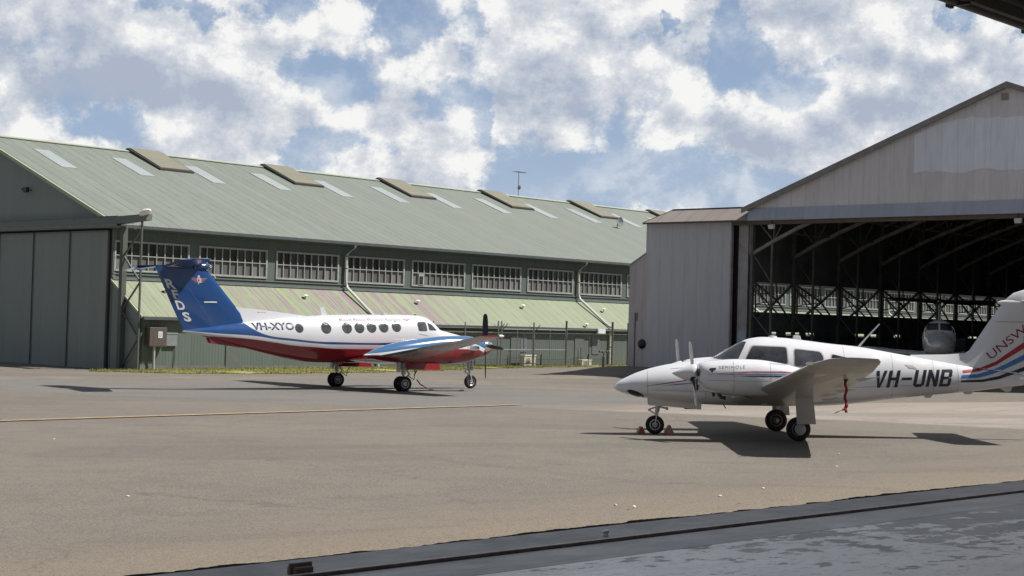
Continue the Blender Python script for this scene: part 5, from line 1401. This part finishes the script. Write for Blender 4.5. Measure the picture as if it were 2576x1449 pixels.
sfin = wing([((-3.25, 0, 1.42), (-5.48, 0, 1.10), .115), ((-3.50, 0, 1.72), (-5.50, 0, 1.60), .085), ((-3.86, 0, 2.26), (-5.52, 0, 2.26), .07), ((-4.18, 0, 2.70), (-5.54, 0, 2.70), .08), ((-4.33, 0, 2.82), (-5.54, 0, 2.82), .07), ((-4.55, 0, 2.89), (-5.4, 0, 2.89), .04)], (0, 1, 0)).build('fin', M_WHT, se, smooth=50)
mb = MB(); mb.loft([[(x, sg * h, z) for sg, z, h in ((1, zt, .014), (1, zb, .10), (-1, zb, .10), (-1, zt, .014))] for x, zt, zb in ((-3.62, 1.80, 1.35), (-3.42, 1.645, 1.38), (-3.0, 1.615, 1.42), (-2.35, 1.60, 1.52))]); sdor = mb.build('dorsal_fin', M_WHT, se, smooth=30)
for sg in (1, -1):
    wing([((-4.45, 0, 2.66), (-5.50, 0, 2.66), .09), ((-4.70, sg * 1.82, 2.68), (-5.58, sg * 1.82, 2.68), .09), ((-4.85, sg * 1.90, 2.68), (-5.56, sg * 1.90, 2.68), .05)]).build('tailplane', M_WHT, se, smooth=50)
mb = MB(); mb.lathe([(-4.9, .05), (-4.3, .065), (-4.1, .045), (-4.02, .01)], (0, 0, 2.63), 0, 14); mb.build('tail_bullet', M_WHT, se, smooth=50)
nacs = []
M_COWL = M_WHT
for sg in (1, -1):
    wz = lambda y: .68 + .13 * y
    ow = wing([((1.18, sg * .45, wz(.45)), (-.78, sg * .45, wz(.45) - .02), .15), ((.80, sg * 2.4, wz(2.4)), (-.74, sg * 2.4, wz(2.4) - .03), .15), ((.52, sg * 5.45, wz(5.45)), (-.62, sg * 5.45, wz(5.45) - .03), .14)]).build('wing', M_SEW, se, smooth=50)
    wing([((.52, sg * 5.451, wz(5.45)), (-.62, sg * 5.451, wz(5.45) - .03), .14), ((.40, sg * 5.72, wz(5.72) + .05), (-.64, sg * 5.72, wz(5.72) + .03), .11), ((.16, sg * 5.86, wz(5.86) + .11), (-.66, sg * 5.86, wz(5.86) + .08), .07), ((-.12, sg * 5.89, wz(5.9) + .135), (-.62, sg * 5.89, wz(5.9) + .12), .03)]).build('wing_tip', M_SEW, ow, smooth=50)
    for y in (1.5, 3.1, 5.0):
        mb = MB(); mb.hexa([(-.40, sg * y - .012, wz(y) - .10), (-.86, sg * y - .012, wz(y) - .05), (-.50, sg * y - .012, wz(y) - .14)], [(-.40, sg * y + .012, wz(y) - .10), (-.86, sg * y + .012, wz(y) - .05), (-.50, sg * y + .012, wz(y) - .14)]); mb.build('hinge_bracket', M_WHTW, ow)
    NST = [(1.91, 1.385, 1.02, .20), (1.86, 1.42, .95, .30), (1.75, 1.45, .90, .37), (1.55, 1.475, .865, .42), (1.2, 1.50, .83, .46), (.85, 1.495, .83, .46), (.43, 1.44, .86, .43), (.0, 1.34, .90, .36), (-.5, 1.19, .96, .22), (-.85, 1.07, 1.0, .08)]
    nac = body(NST, cy=sg * 1.93, n=30, ex=2.6).build('nacelle', M_COWL, se, smooth=50); nacs.append(nac)
    bn_ = bvh_of([nac])
    for sd in (1, -1):
        decal_bm(poly_bm([[(1.60, 1.34), (1.70, 1.335), (1.72, 1.31), (1.665, 1.255), (1.64, 1.30), (1.60, 1.31)]]), 'cooling_inlet', M_BLK, nac, bn_, sd, .004)
    mb = MB()
    for q in (-1, 1): mb.lathe([(1.90, .075), (1.925, .07)], (0, sg * 1.93 + q * .22, 1.25), 0, 14)
    mb.lathe([(1.89, .11), (1.925, .10)], (0, sg * 1.93, 1.02), 0, 14); mb.build('front_intake', M_BLK, nac, smooth=40)
    mb = MB(); mb.tube([(1.55, sg * 1.93 + .12, .90), (1.48, sg * 1.93 + .14, .80), (1.40, sg * 1.93 + .14, .79)], .035, 10); mb.tube([(1.62, sg * 1.93, .90), (1.60, sg * 1.93, .815)], .03, 8); mb.bar((1.1, sg * 1.93, .85), (.9, sg * 1.93, .78), .03, .02); mb.build('exhaust_pipe', M_BLK, nac, smooth=50)
    sp = MB().lathe([(1.925, .17), (1.94, .185), (2.02, .165), (2.14, .12), (2.26, .065), (2.34, .025), (2.365, .004)], (0, sg * 1.93, 1.225), 0, 26).build('propeller', M_WHT, se, smooth=60)
    al = R(52); dirs = ((0, -math.sin(al), math.cos(al)), (0, math.sin(al), -math.cos(al)))
    if sg < 0: al = R(48); dirs = ((0, -math.sin(al), math.cos(al)), (0, math.sin(al), -math.cos(al)))
    for dv in dirs:
        mb = MB(); blade(mb, (1.985, sg * 1.93, 1.225), dv, .94, .115, (.62, .78 * math.cos(al), .78 * math.sin(al)), -.35)
        mb.build('blade', mat('blade_grey', (.055, .058, .062), .6, .0, var=.3, spec=.3), sp, smooth=50)
        c = Vector((1.985, sg * 1.93, 1.225)) + Vector(dv) * .13
        mb = MB(); mb.tube([c, c + Vector(dv) * .045], .062, 12); mb.build('blade_cuff', M_BLK, sp, smooth=50)
    # main gear
    wy = sg * 1.60
    mb = MB(); mb.tube([(-.02, wy, .95), (-.02, wy, .50)], .05, 12); mb.tube([(-.02, wy, .50), (0, wy, .23)], .032, 12); mb.tube([(0, wy - .12, .222), (0, wy + .12, .222)], .03, 8); mb.bar((-.06, wy, .62), (-.20, wy, .46), .03); mb.bar((-.20, wy, .46), (-.03, wy, .32), .03)
    mb.build('main_gear', M_STRW, se, smooth=40)
    wheel(0.02, wy, .222, .222, .16, se, M_TYRE, M_RIMD, .5, name='main_wheel')
    o_ = wy + sg * .135
    mb = MB(); mb.hexa([(.10, o_, .88), (-.22, o_, .88), (-.28, o_ + sg * .01, .32), (.07, o_ + sg * .01, .32)], [(.10, o_ + sg * .015, .88), (-.22, o_ + sg * .015, .88), (-.28, o_ + sg * .025, .32), (.07, o_ + sg * .025, .32)]); mb.build('gear_door', mat('gear_door_grey', (.40, .40, .40), .5, var=.08), se)
    mb = MB(); mb.lathe([(-.012, .10), (.0, .105), (.012, .09)], (.0, wy + sg * .125, .225), 1, 22); mb.build('wheel_disc', mat('wheel_disc', (.33, .33, .36), .45), se, smooth=40)
    mb = MB(); mb.hexa([(1.02, sg * .70, .72), (.50, sg * .75, .62), (.46, sg * .72, .70), (.70, sg * .66, .84)], [(1.02, sg * .72, .72), (.50, sg * .78, .62), (.46, sg * .75, .70), (.70, sg * .69, .84)]); mb.build('wing_root_fairing', M_WHTW, se)
# nose gear
mb = MB(); mb.tube([(2.50, 0, .62), (2.53, 0, .43)], .045, 12); mb.tube([(2.53, 0, .43), (2.545, .0, .36)], .03, 12)
for q in (-1, 1): mb.bar((2.54, q * .075, .385), (2.57, q * .08, .18), .055, .02)
mb.bar((2.535, -.085, .385), (2.535, .085, .385), .06, .05); mb.bar((2.54, 0, .53), (2.70, 0, .47), .03); mb.bar((2.70, 0, .47), (2.56, 0, .40), .03); mb.bar((2.47, 0, .53), (2.33, .03, .50), .035); mb.lathe([(-.08, .03), (.08, .03)], (2.34, 0, .50), 1, 8)
mb.build('nose_gear', M_STRW, se, smooth=40)
wheel(2.57, 0, .182, .182, .125, se, M_TYRE, M_RIM, .5, name='nose_wheel')
mb = MB()
for q in (-1, 1): mb.hexa([(2.71, q * .20, .72), (1.69, q * .22, .68), (1.69, q * .215, .495), (2.30, q * .20, .545), (2.70, q * .19, .565)], [(2.71, q * .215, .72), (1.69, q * .235, .68), (1.69, q * .23, .495), (2.30, q * .215, .545), (2.70, q * .205, .565)])
mb.build('nose_gear_door', M_WHTW, se)
mb = MB(); mb.box((1.72, -.19, .50), (2.0, .19, .60)); mb.build('gear_bay', M_SEAM, se)
sb_ = bvh_of([sf]); sbt = bvh_of([sf, sfin, sdor])
def tilt_ell(cx, cz, rx, rz_, a, n=20): return [(cx + rx * math.cos(q) * math.cos(a) - rz_ * math.sin(q) * math.sin(a), cz + rx * math.cos(q) * math.sin(a) + rz_ * math.sin(q) * math.cos(a)) for q in [2 * PI * k / n for k in range(n)]]
M_STR = mat('stripe_red', (.30, .02, .035), .3); M_STB = mat('stripe_blue', (.05, .16, .38), .3); M_STK = mat('stripe_black', (.015, .016, .03), .3); M_UN = mat('lettering_dark_red', (.20, .012, .03), .35)
M_SH = mat('seam_grey', (.27, .27, .29), .5)
for sd in (1, -1):
    decal_bm(poly_bm([tilt_ell(2.955, .79, .175, .05, R(21))]), 'nose_inlet', M_BLK, se, sb_, sd, .004, stepz=.015)
    decal_bm(poly_bm([round_poly([(1.50, 1.500), (1.02, 1.468), (.835, 1.815), (.905, 1.815), (1.32, 1.600)], .02)]), 'windscreen', M_GLS, se, sb_, sd, .010, stepx=.04, stepz=.012)
    for P_ in ([(.89, 1.44), (.735, 1.735), (.09, 1.715), (.085, 1.40)], [(-.06, 1.37), (-.06, 1.685), (-.55, 1.635), (-.60, 1.55), (-.60, 1.36)], [(-.77, 1.595), (-1.19, 1.505), (-1.17, 1.42), (-.77, 1.42)]):
        decal_bm(poly_bm([round_poly([(p[0] + (.022 if p[0] > sum(q[0] for q in P_) / len(P_) else -.022), p[1] + (.022 if p[1] > 1.52 else -.022)) for p in P_], .06)]), 'window_surround', M_SH, se, sb_, sd, .003)
        decal_bm(poly_bm([round_poly(P_, .05)]), 'cabin_window', M_GLS, se, sb_, sd, .008)
def block_text(txt, origin, ex, ez, h, pitch, w=.66, st=.19):
    """squared stencil-like letters with cut corners, as on the rear fuselage"""
    k = st * .75; G = {
        'V': [[(0, 1), (st, 1), (w / 2, .22), (w / 2, 0), (w / 2 - .09, 0)], [(w - st, 1), (w, 1), (w / 2 + .09, 0), (w / 2, 0), (w / 2, .22)]],
        'H': [[(0, 0), (st, 0), (st, 1), (0, 1)], [(w - st, 0), (w, 0), (w, 1), (w - st, 1)], [(st, .42), (w - st, .42), (w - st, .59), (st, .59)]],
        '-': [[(.02, .42), (w - .02, .42), (w - .02, .57), (.02, .57)]],
        'U': [[(0, k), (st, k + .03), (st, 1), (0, 1)], [(w - st, k + .03), (w, k), (w, 1), (w - st, 1)], [(k, 0), (w - k, 0), (w, k), (w - st, k + .03), (st, k + .03), (0, k)]],
        'N': [[(0, 0), (st, 0), (st, 1), (0, 1)], [(w - st, 0), (w, 0), (w, 1), (w - st, 1)], [(st, .62), (w - st, 0), (w - st, .38), (st, 1)]],
        'B': [[(0, 0), (st, 0), (st, 1), (0, 1)], [(st, .84), (w - st, .84), (w - .08, 1), (st, 1)], [(st, .43), (w - st, .43), (w - st, .58), (st, .58)], [(st, 0), (w - .08, 0), (w - st, .16), (st, .16)],
              [(w - st, .84), (w - st, .43 + .15), (w - .06, .51), (w, .60), (w, .90), (w - .08, 1)], [(w - st, .16), (w - .08, 0), (w, .10), (w, .42), (w - .06, .51), (w - st, .43)]]}
    out = []
    for i, ch in enumerate(txt):
        for p in G[ch]: out.append([(origin[0] + ex[0] * (i * pitch + x * h) + ez[0] * z * h, origin[1] + ex[1] * (i * pitch + x * h) + ez[1] * z * h) for x, z in p])
    return poly_bm(out)
decal_bm(block_text('VH-UNB', (-1.555, .965), (-1, .028), (-.22, 1), .325, .256), 'registration', M_STK, se, sb_, 1, .005)
decal_bm(text_bm('UNSW', (-3.88, 1.525), (-.78, .62), (.62, .78), .165, .92), 'fin_lettering', M_UN, se, sbt, 1, .005)
rt = [(-3.31, 1.312), (-3.65, 1.36), (-3.98, 1.50), (-4.19, 1.65), (-4.45, 1.83), (-5.03, 2.22), (-5.45, 2.48)]; rb = [(-3.31, 1.262), (-3.65, 1.30), (-3.98, 1.425), (-4.19, 1.555), (-4.45, 1.71), (-5.03, 2.07), (-5.45, 2.33)]
decal_bm(poly_bm(ribbon(rt, rb)), 'tail_band', M_STR, se, sbt, 1, .004)
bt = [(-3.29, 1.225), (-3.6, 1.245), (-3.87, 1.32), (-4.1, 1.42), (-4.45, 1.60), (-5.03, 1.92), (-5.45, 2.14)]; bb = [(-3.27, 1.160), (-3.6, 1.175), (-3.87, 1.24), (-4.1, 1.33), (-4.45, 1.49), (-5.03, 1.79), (-5.45, 2.0)]
decal_bm(poly_bm(ribbon(bt, bb)), 'tail_band', M_STB, se, sbt, 1, .004)
kt = [(-3.27, 1.125), (-3.7, 1.145), (-4.0, 1.21), (-4.3, 1.315), (-4.6, 1.43), (-5.03, 1.60), (-5.45, 1.80)]; kb = [(-3.26, 1.085), (-3.7, 1.095), (-4.0, 1.15), (-4.3, 1.245), (-4.6, 1.35), (-5.03, 1.51), (-5.45, 1.70)]
decal_bm(poly_bm(ribbon(kt, kb)), 'tail_band', M_STK, se, sbt, 1, .004)
decal_bm(poly_bm(ribbon([(2.76, .944), (2.4, 1.008), (2.03, 1.07), (1.7, 1.10)], [(2.76, .940), (2.4, .990), (2.03, 1.048), (1.7, 1.075)])), 'nose_stripe', M_STR, se, sb_, 1, .004)
decal_bm(poly_bm(ribbon([(2.46, .957), (2.2, .99), (1.93, 1.022), (1.6, 1.04)], [(2.46, .953), (2.2, .974), (1.93, 1.0), (1.6, 1.02)])), 'nose_stripe', M_STB, se, sb_, 1, .004)
bnn = bvh_of([nacs[0]])
decal_bm(poly_bm(ribbon([(1.74, 1.222), (1.35, 1.262), (.96, 1.285), (.44, 1.29), (.0, 1.26)], [(1.74, 1.218), (1.35, 1.25), (.96, 1.267), (.44, 1.268), (.0, 1.24)])), 'cowl_stripe', M_STR, nacs[0], bnn, 1, .004)
decal_bm(poly_bm(ribbon([(1.56, 1.222), (1.2, 1.238), (.8, 1.25), (.44, 1.252), (.1, 1.235)], [(1.56, 1.218), (1.2, 1.222), (.8, 1.228), (.44, 1.228), (.1, 1.21)])), 'cowl_stripe', M_STB, nacs[0], bnn, 1, .004)
decal_bm(poly_bm(ribbon([(1.32, 1.202), (1.0, 1.21), (.44, 1.21), (.15, 1.20)], [(1.32, 1.198), (1.0, 1.19), (.44, 1.185), (.15, 1.178)])), 'cowl_stripe', M_STK, nacs[0], bnn, 1, .004)
decal_bm(text_bm('SEMINOLE', (1.545, 1.322), (-1, .035), (-.06, 1), .055, .46, spacing=1.25), 'cowl_lettering', mat('lettering_grey', (.20, .20, .23), .5), nacs[0], bnn, 1, .004)
decal_bm(poly_bm([[(.62 - k * .05, 1.435 - .004 * k), (.585 - k * .05, 1.435 - .004 * k), (.585 - k * .05, 1.420 - .004 * k), (.62 - k * .05, 1.420 - .004 * k)] for k in range(7)]), 'cowl_marking', M_SH, nacs[0], bnn, 1, .004)
decal_bm(text_bm('UNSW', (-1.47, 1.425), (-1, -.10), (-.05, 1), .055, .24), 'side_lettering', M_UN, se, sb_, 1, .005)
decal_bm(poly_bm([ellipse(-1.39, 1.455, .045, .028, 12)]), 'side_crest', M_STK, se, sb_, 1, .005)
decal_bm(poly_bm([[(-2.18, 1.415), (-2.34, 1.395), (-2.42, 1.325), (-2.26, 1.345)]]), 'fuel_patch', M_SH, se, sb_, 1, .005)
decal_bm(poly_bm(ribbon([(-3.98, 2.262), (-5.05, 2.262)], [(-3.98, 2.254), (-5.05, 2.254)])), 'fin_seam', M_SEAM, se, sbt, 1, .003)
decal_bm(poly_bm([[(-4.50, 2.0), (-4.51, 2.0), (-4.535, 1.15), (-4.525, 1.15)], [(.985, 1.46), (.975, 1.46), (.99, .68), (1.0, .68)]]), 'panel_seam', M_SH, se, sbt, 1, .003)
decal_bm(poly_bm(ribbon([(.93, 1.46), (.76, 1.765), (.06, 1.745), (.045, .78)], [(.918, 1.46), (.752, 1.755), (.07, 1.735), (.055, .78)])), 'door_seam', M_SH, se, sb_, -1, .003)
for xx, z0, z1 in ((2.73, .70, 1.26), (1.62, .60, 1.46), (-1.02, .64, 1.74), (-1.95, .75, 1.62), (-2.75, .83, 1.50), (-3.22, .89, 1.42)):
    decal_bm(poly_bm([[(xx, z0), (xx + .008, z0), (xx + .008, z1), (xx, z1)]]), 'skin_seam', M_SH, se, sb_, 1, .0025)
decal_bm(poly_bm([[(2.66, .875), (1.0, .84), (1.0, .832), (2.66, .867)], [(-.62, .95), (-3.2, 1.06), (-3.2, 1.052), (-.62, .942)], [(2.30, 1.28), (1.95, 1.32), (1.95, 1.312), (2.30, 1.272)]]), 'skin_seam', M_SH, se, sb_, 1, .0025)
decal_bm(poly_bm([[(1.84, 1.12), (-.2, 1.10), (-.2, 1.092), (1.84, 1.112)], [(1.28, .90), (1.288, .90), (1.288, 1.45), (1.28, 1.45)], [(.62, .90), (.628, .90), (.628, 1.42), (.62, 1.42)]]), 'cowl_seam', M_SH, nacs[0], bnn, 1, .0025)
decal_bm(poly_bm([[(.3 - k * .07, .99 + .006 * math.sin(k)), (.22 - k * .07, .995), (.22 - k * .07, .955), (.3 - k * .07, .95)] for k in range(6)]), 'exhaust_soot', mat('soot', (.30, .29, .28), .7), nacs[0], bnn, 1, .002)
mb = MB(); mb.tube([(-1.36, 0, 1.74), (-1.44, 0, 1.84), (-1.76, 0, 2.19)], [.022, .016, .012], 8); mb.build('whip_aerial', M_WHT, se, smooth=50)
mb = MB(); mb.hexa([(-.08, -.06, 1.86), (-.25, -.06, 1.85), (-.25, .06, 1.85), (-.08, .06, 1.86)], [(-.10, -.045, 1.95), (-.225, -.045, 1.945), (-.225, .045, 1.945), (-.10, .045, 1.95)]); mb.build('roof_aerial', M_WHT, se, bevel=.01)
mb = MB(); mb.lathe([(-.01, .09), (.025, .08), (.035, .03)], (.30, 0, 1.905), 2, 14); mb.build('gps_dome', M_WHT, se, smooth=40)
for x, l, z in ((-2.6, .20, .82), (-3.35, .24, .90)):
    mb = MB(); mb.hexa([(x, -.02, z), (x - l, -.02, z + .03), (x - l * .7, -.02, z - .05), (x - .05, -.02, z - .05)], [(x, .02, z), (x - l, .02, z + .03), (x - l * .7, .02, z - .05), (x - .05, .02, z - .05)]); mb.build('belly_aerial', M_WHT, se)
mb = MB(); mb.hexa([(-4.05, -.015, .99), (-4.32, -.015, 1.03), (-4.28, -.015, .92), (-4.20, -.015, .90)], [(-4.05, .015, .99), (-4.32, .015, 1.03), (-4.28, .015, .92), (-4.20, .015, .90)]); mb.build('tail_skid', M_WHTW, se)
mb = MB(); mb.bar((1.25, .0, .60), (1.20, 0, .52), .03, .02); mb.build('drain_mast', M_UN, se)
mb = MB(); mb.lathe([(.40, .035), (.47, .03), (.5, .01)], (0, 5.80, 1.48), 0, 10); mb.build('navigation_light', M_CHR, se, smooth=40)

# red streamer on the pitot mast below the near wing
P = ms @ Vector((-.33, 4.6, 0)); 
o = thing('warning_streamer', 'red cloth warning streamer hanging below the near wing of the white aircraft', 'streamer', ms @ Matrix.Translation((-.33, 4.6, 0)))
vs = []; fs = []; nn = 16
for i in range(nn + 1):
    z = 1.20 - .46 * i / nn; w = .024 if i < 14 else .03; dx = .012 * math.sin(i * .8); dy = .02 * math.sin(i * .55)
    vs += [(dx - w, dy - .008, z), (dx + w, dy + .012, z)]
for i in range(nn): fs.append((2 * i, 2 * i + 1, 2 * i + 3, 2 * i + 2))
k = len(vs); vs += [(.03, 0, .74), (.07, .01, .70), (.16, .02, .655), (.20, .02, .65), (.10, 0, .69), (.02, -.01, .70), (-.02, 0, .74), (-.03, .01, .67), (.01, 0, .66)]
fs += [(k, k + 1, k + 4, k + 5), (k + 1, k + 2, k + 3, k + 4), (k, k + 6, k + 7, k + 8)]
me = bpy.data.meshes.new('streamer_cloth'); me.from_pydata(vs, [], fs)
for p in me.polygons: p.use_smooth = True
so = link('streamer_cloth', me, mat('streamer_red', (.22, .012, .02), .8, var=.25, scale=12), o); md = so.modifiers.new('thickness', 'SOLIDIFY'); md.thickness = .004
mb = MB(); mb.lathe([(1.185, .03), (1.215, .045), (1.24, .03)], (0, 0, 0), 2, 12); mb.build('pitot_cover', M_BLK, o, smooth=40)

# orange chocks at the nose wheel
M_CHO = mat('chock_orange', (.33, .075, .03), .7, var=.25, scale=10, dirt=(.30, .24, .2), dirt_amt=.6)
M_CHP = mat('chock_worn', (.36, .23, .17), .75, var=.3, scale=12, dirt=(.5, .13, .04), dirt_amt=.7)
pf, pb = ms @ Vector((2.57 + .27, .0, 0)), ms @ Vector((2.57 - .27, .0, 0))
c1 = chock(pf.x, pf.y, R(10), M_CHO, 'bright orange wheel chock in front of the nose wheel of the white aircraft', .85)
c2 = chock(pb.x, pb.y, R(-12), M_CHP, 'worn pale orange wheel chock behind the nose wheel of the white aircraft', 1.05)
for c in (c1, c2): c['group'] = 'chocks at the nose wheel'
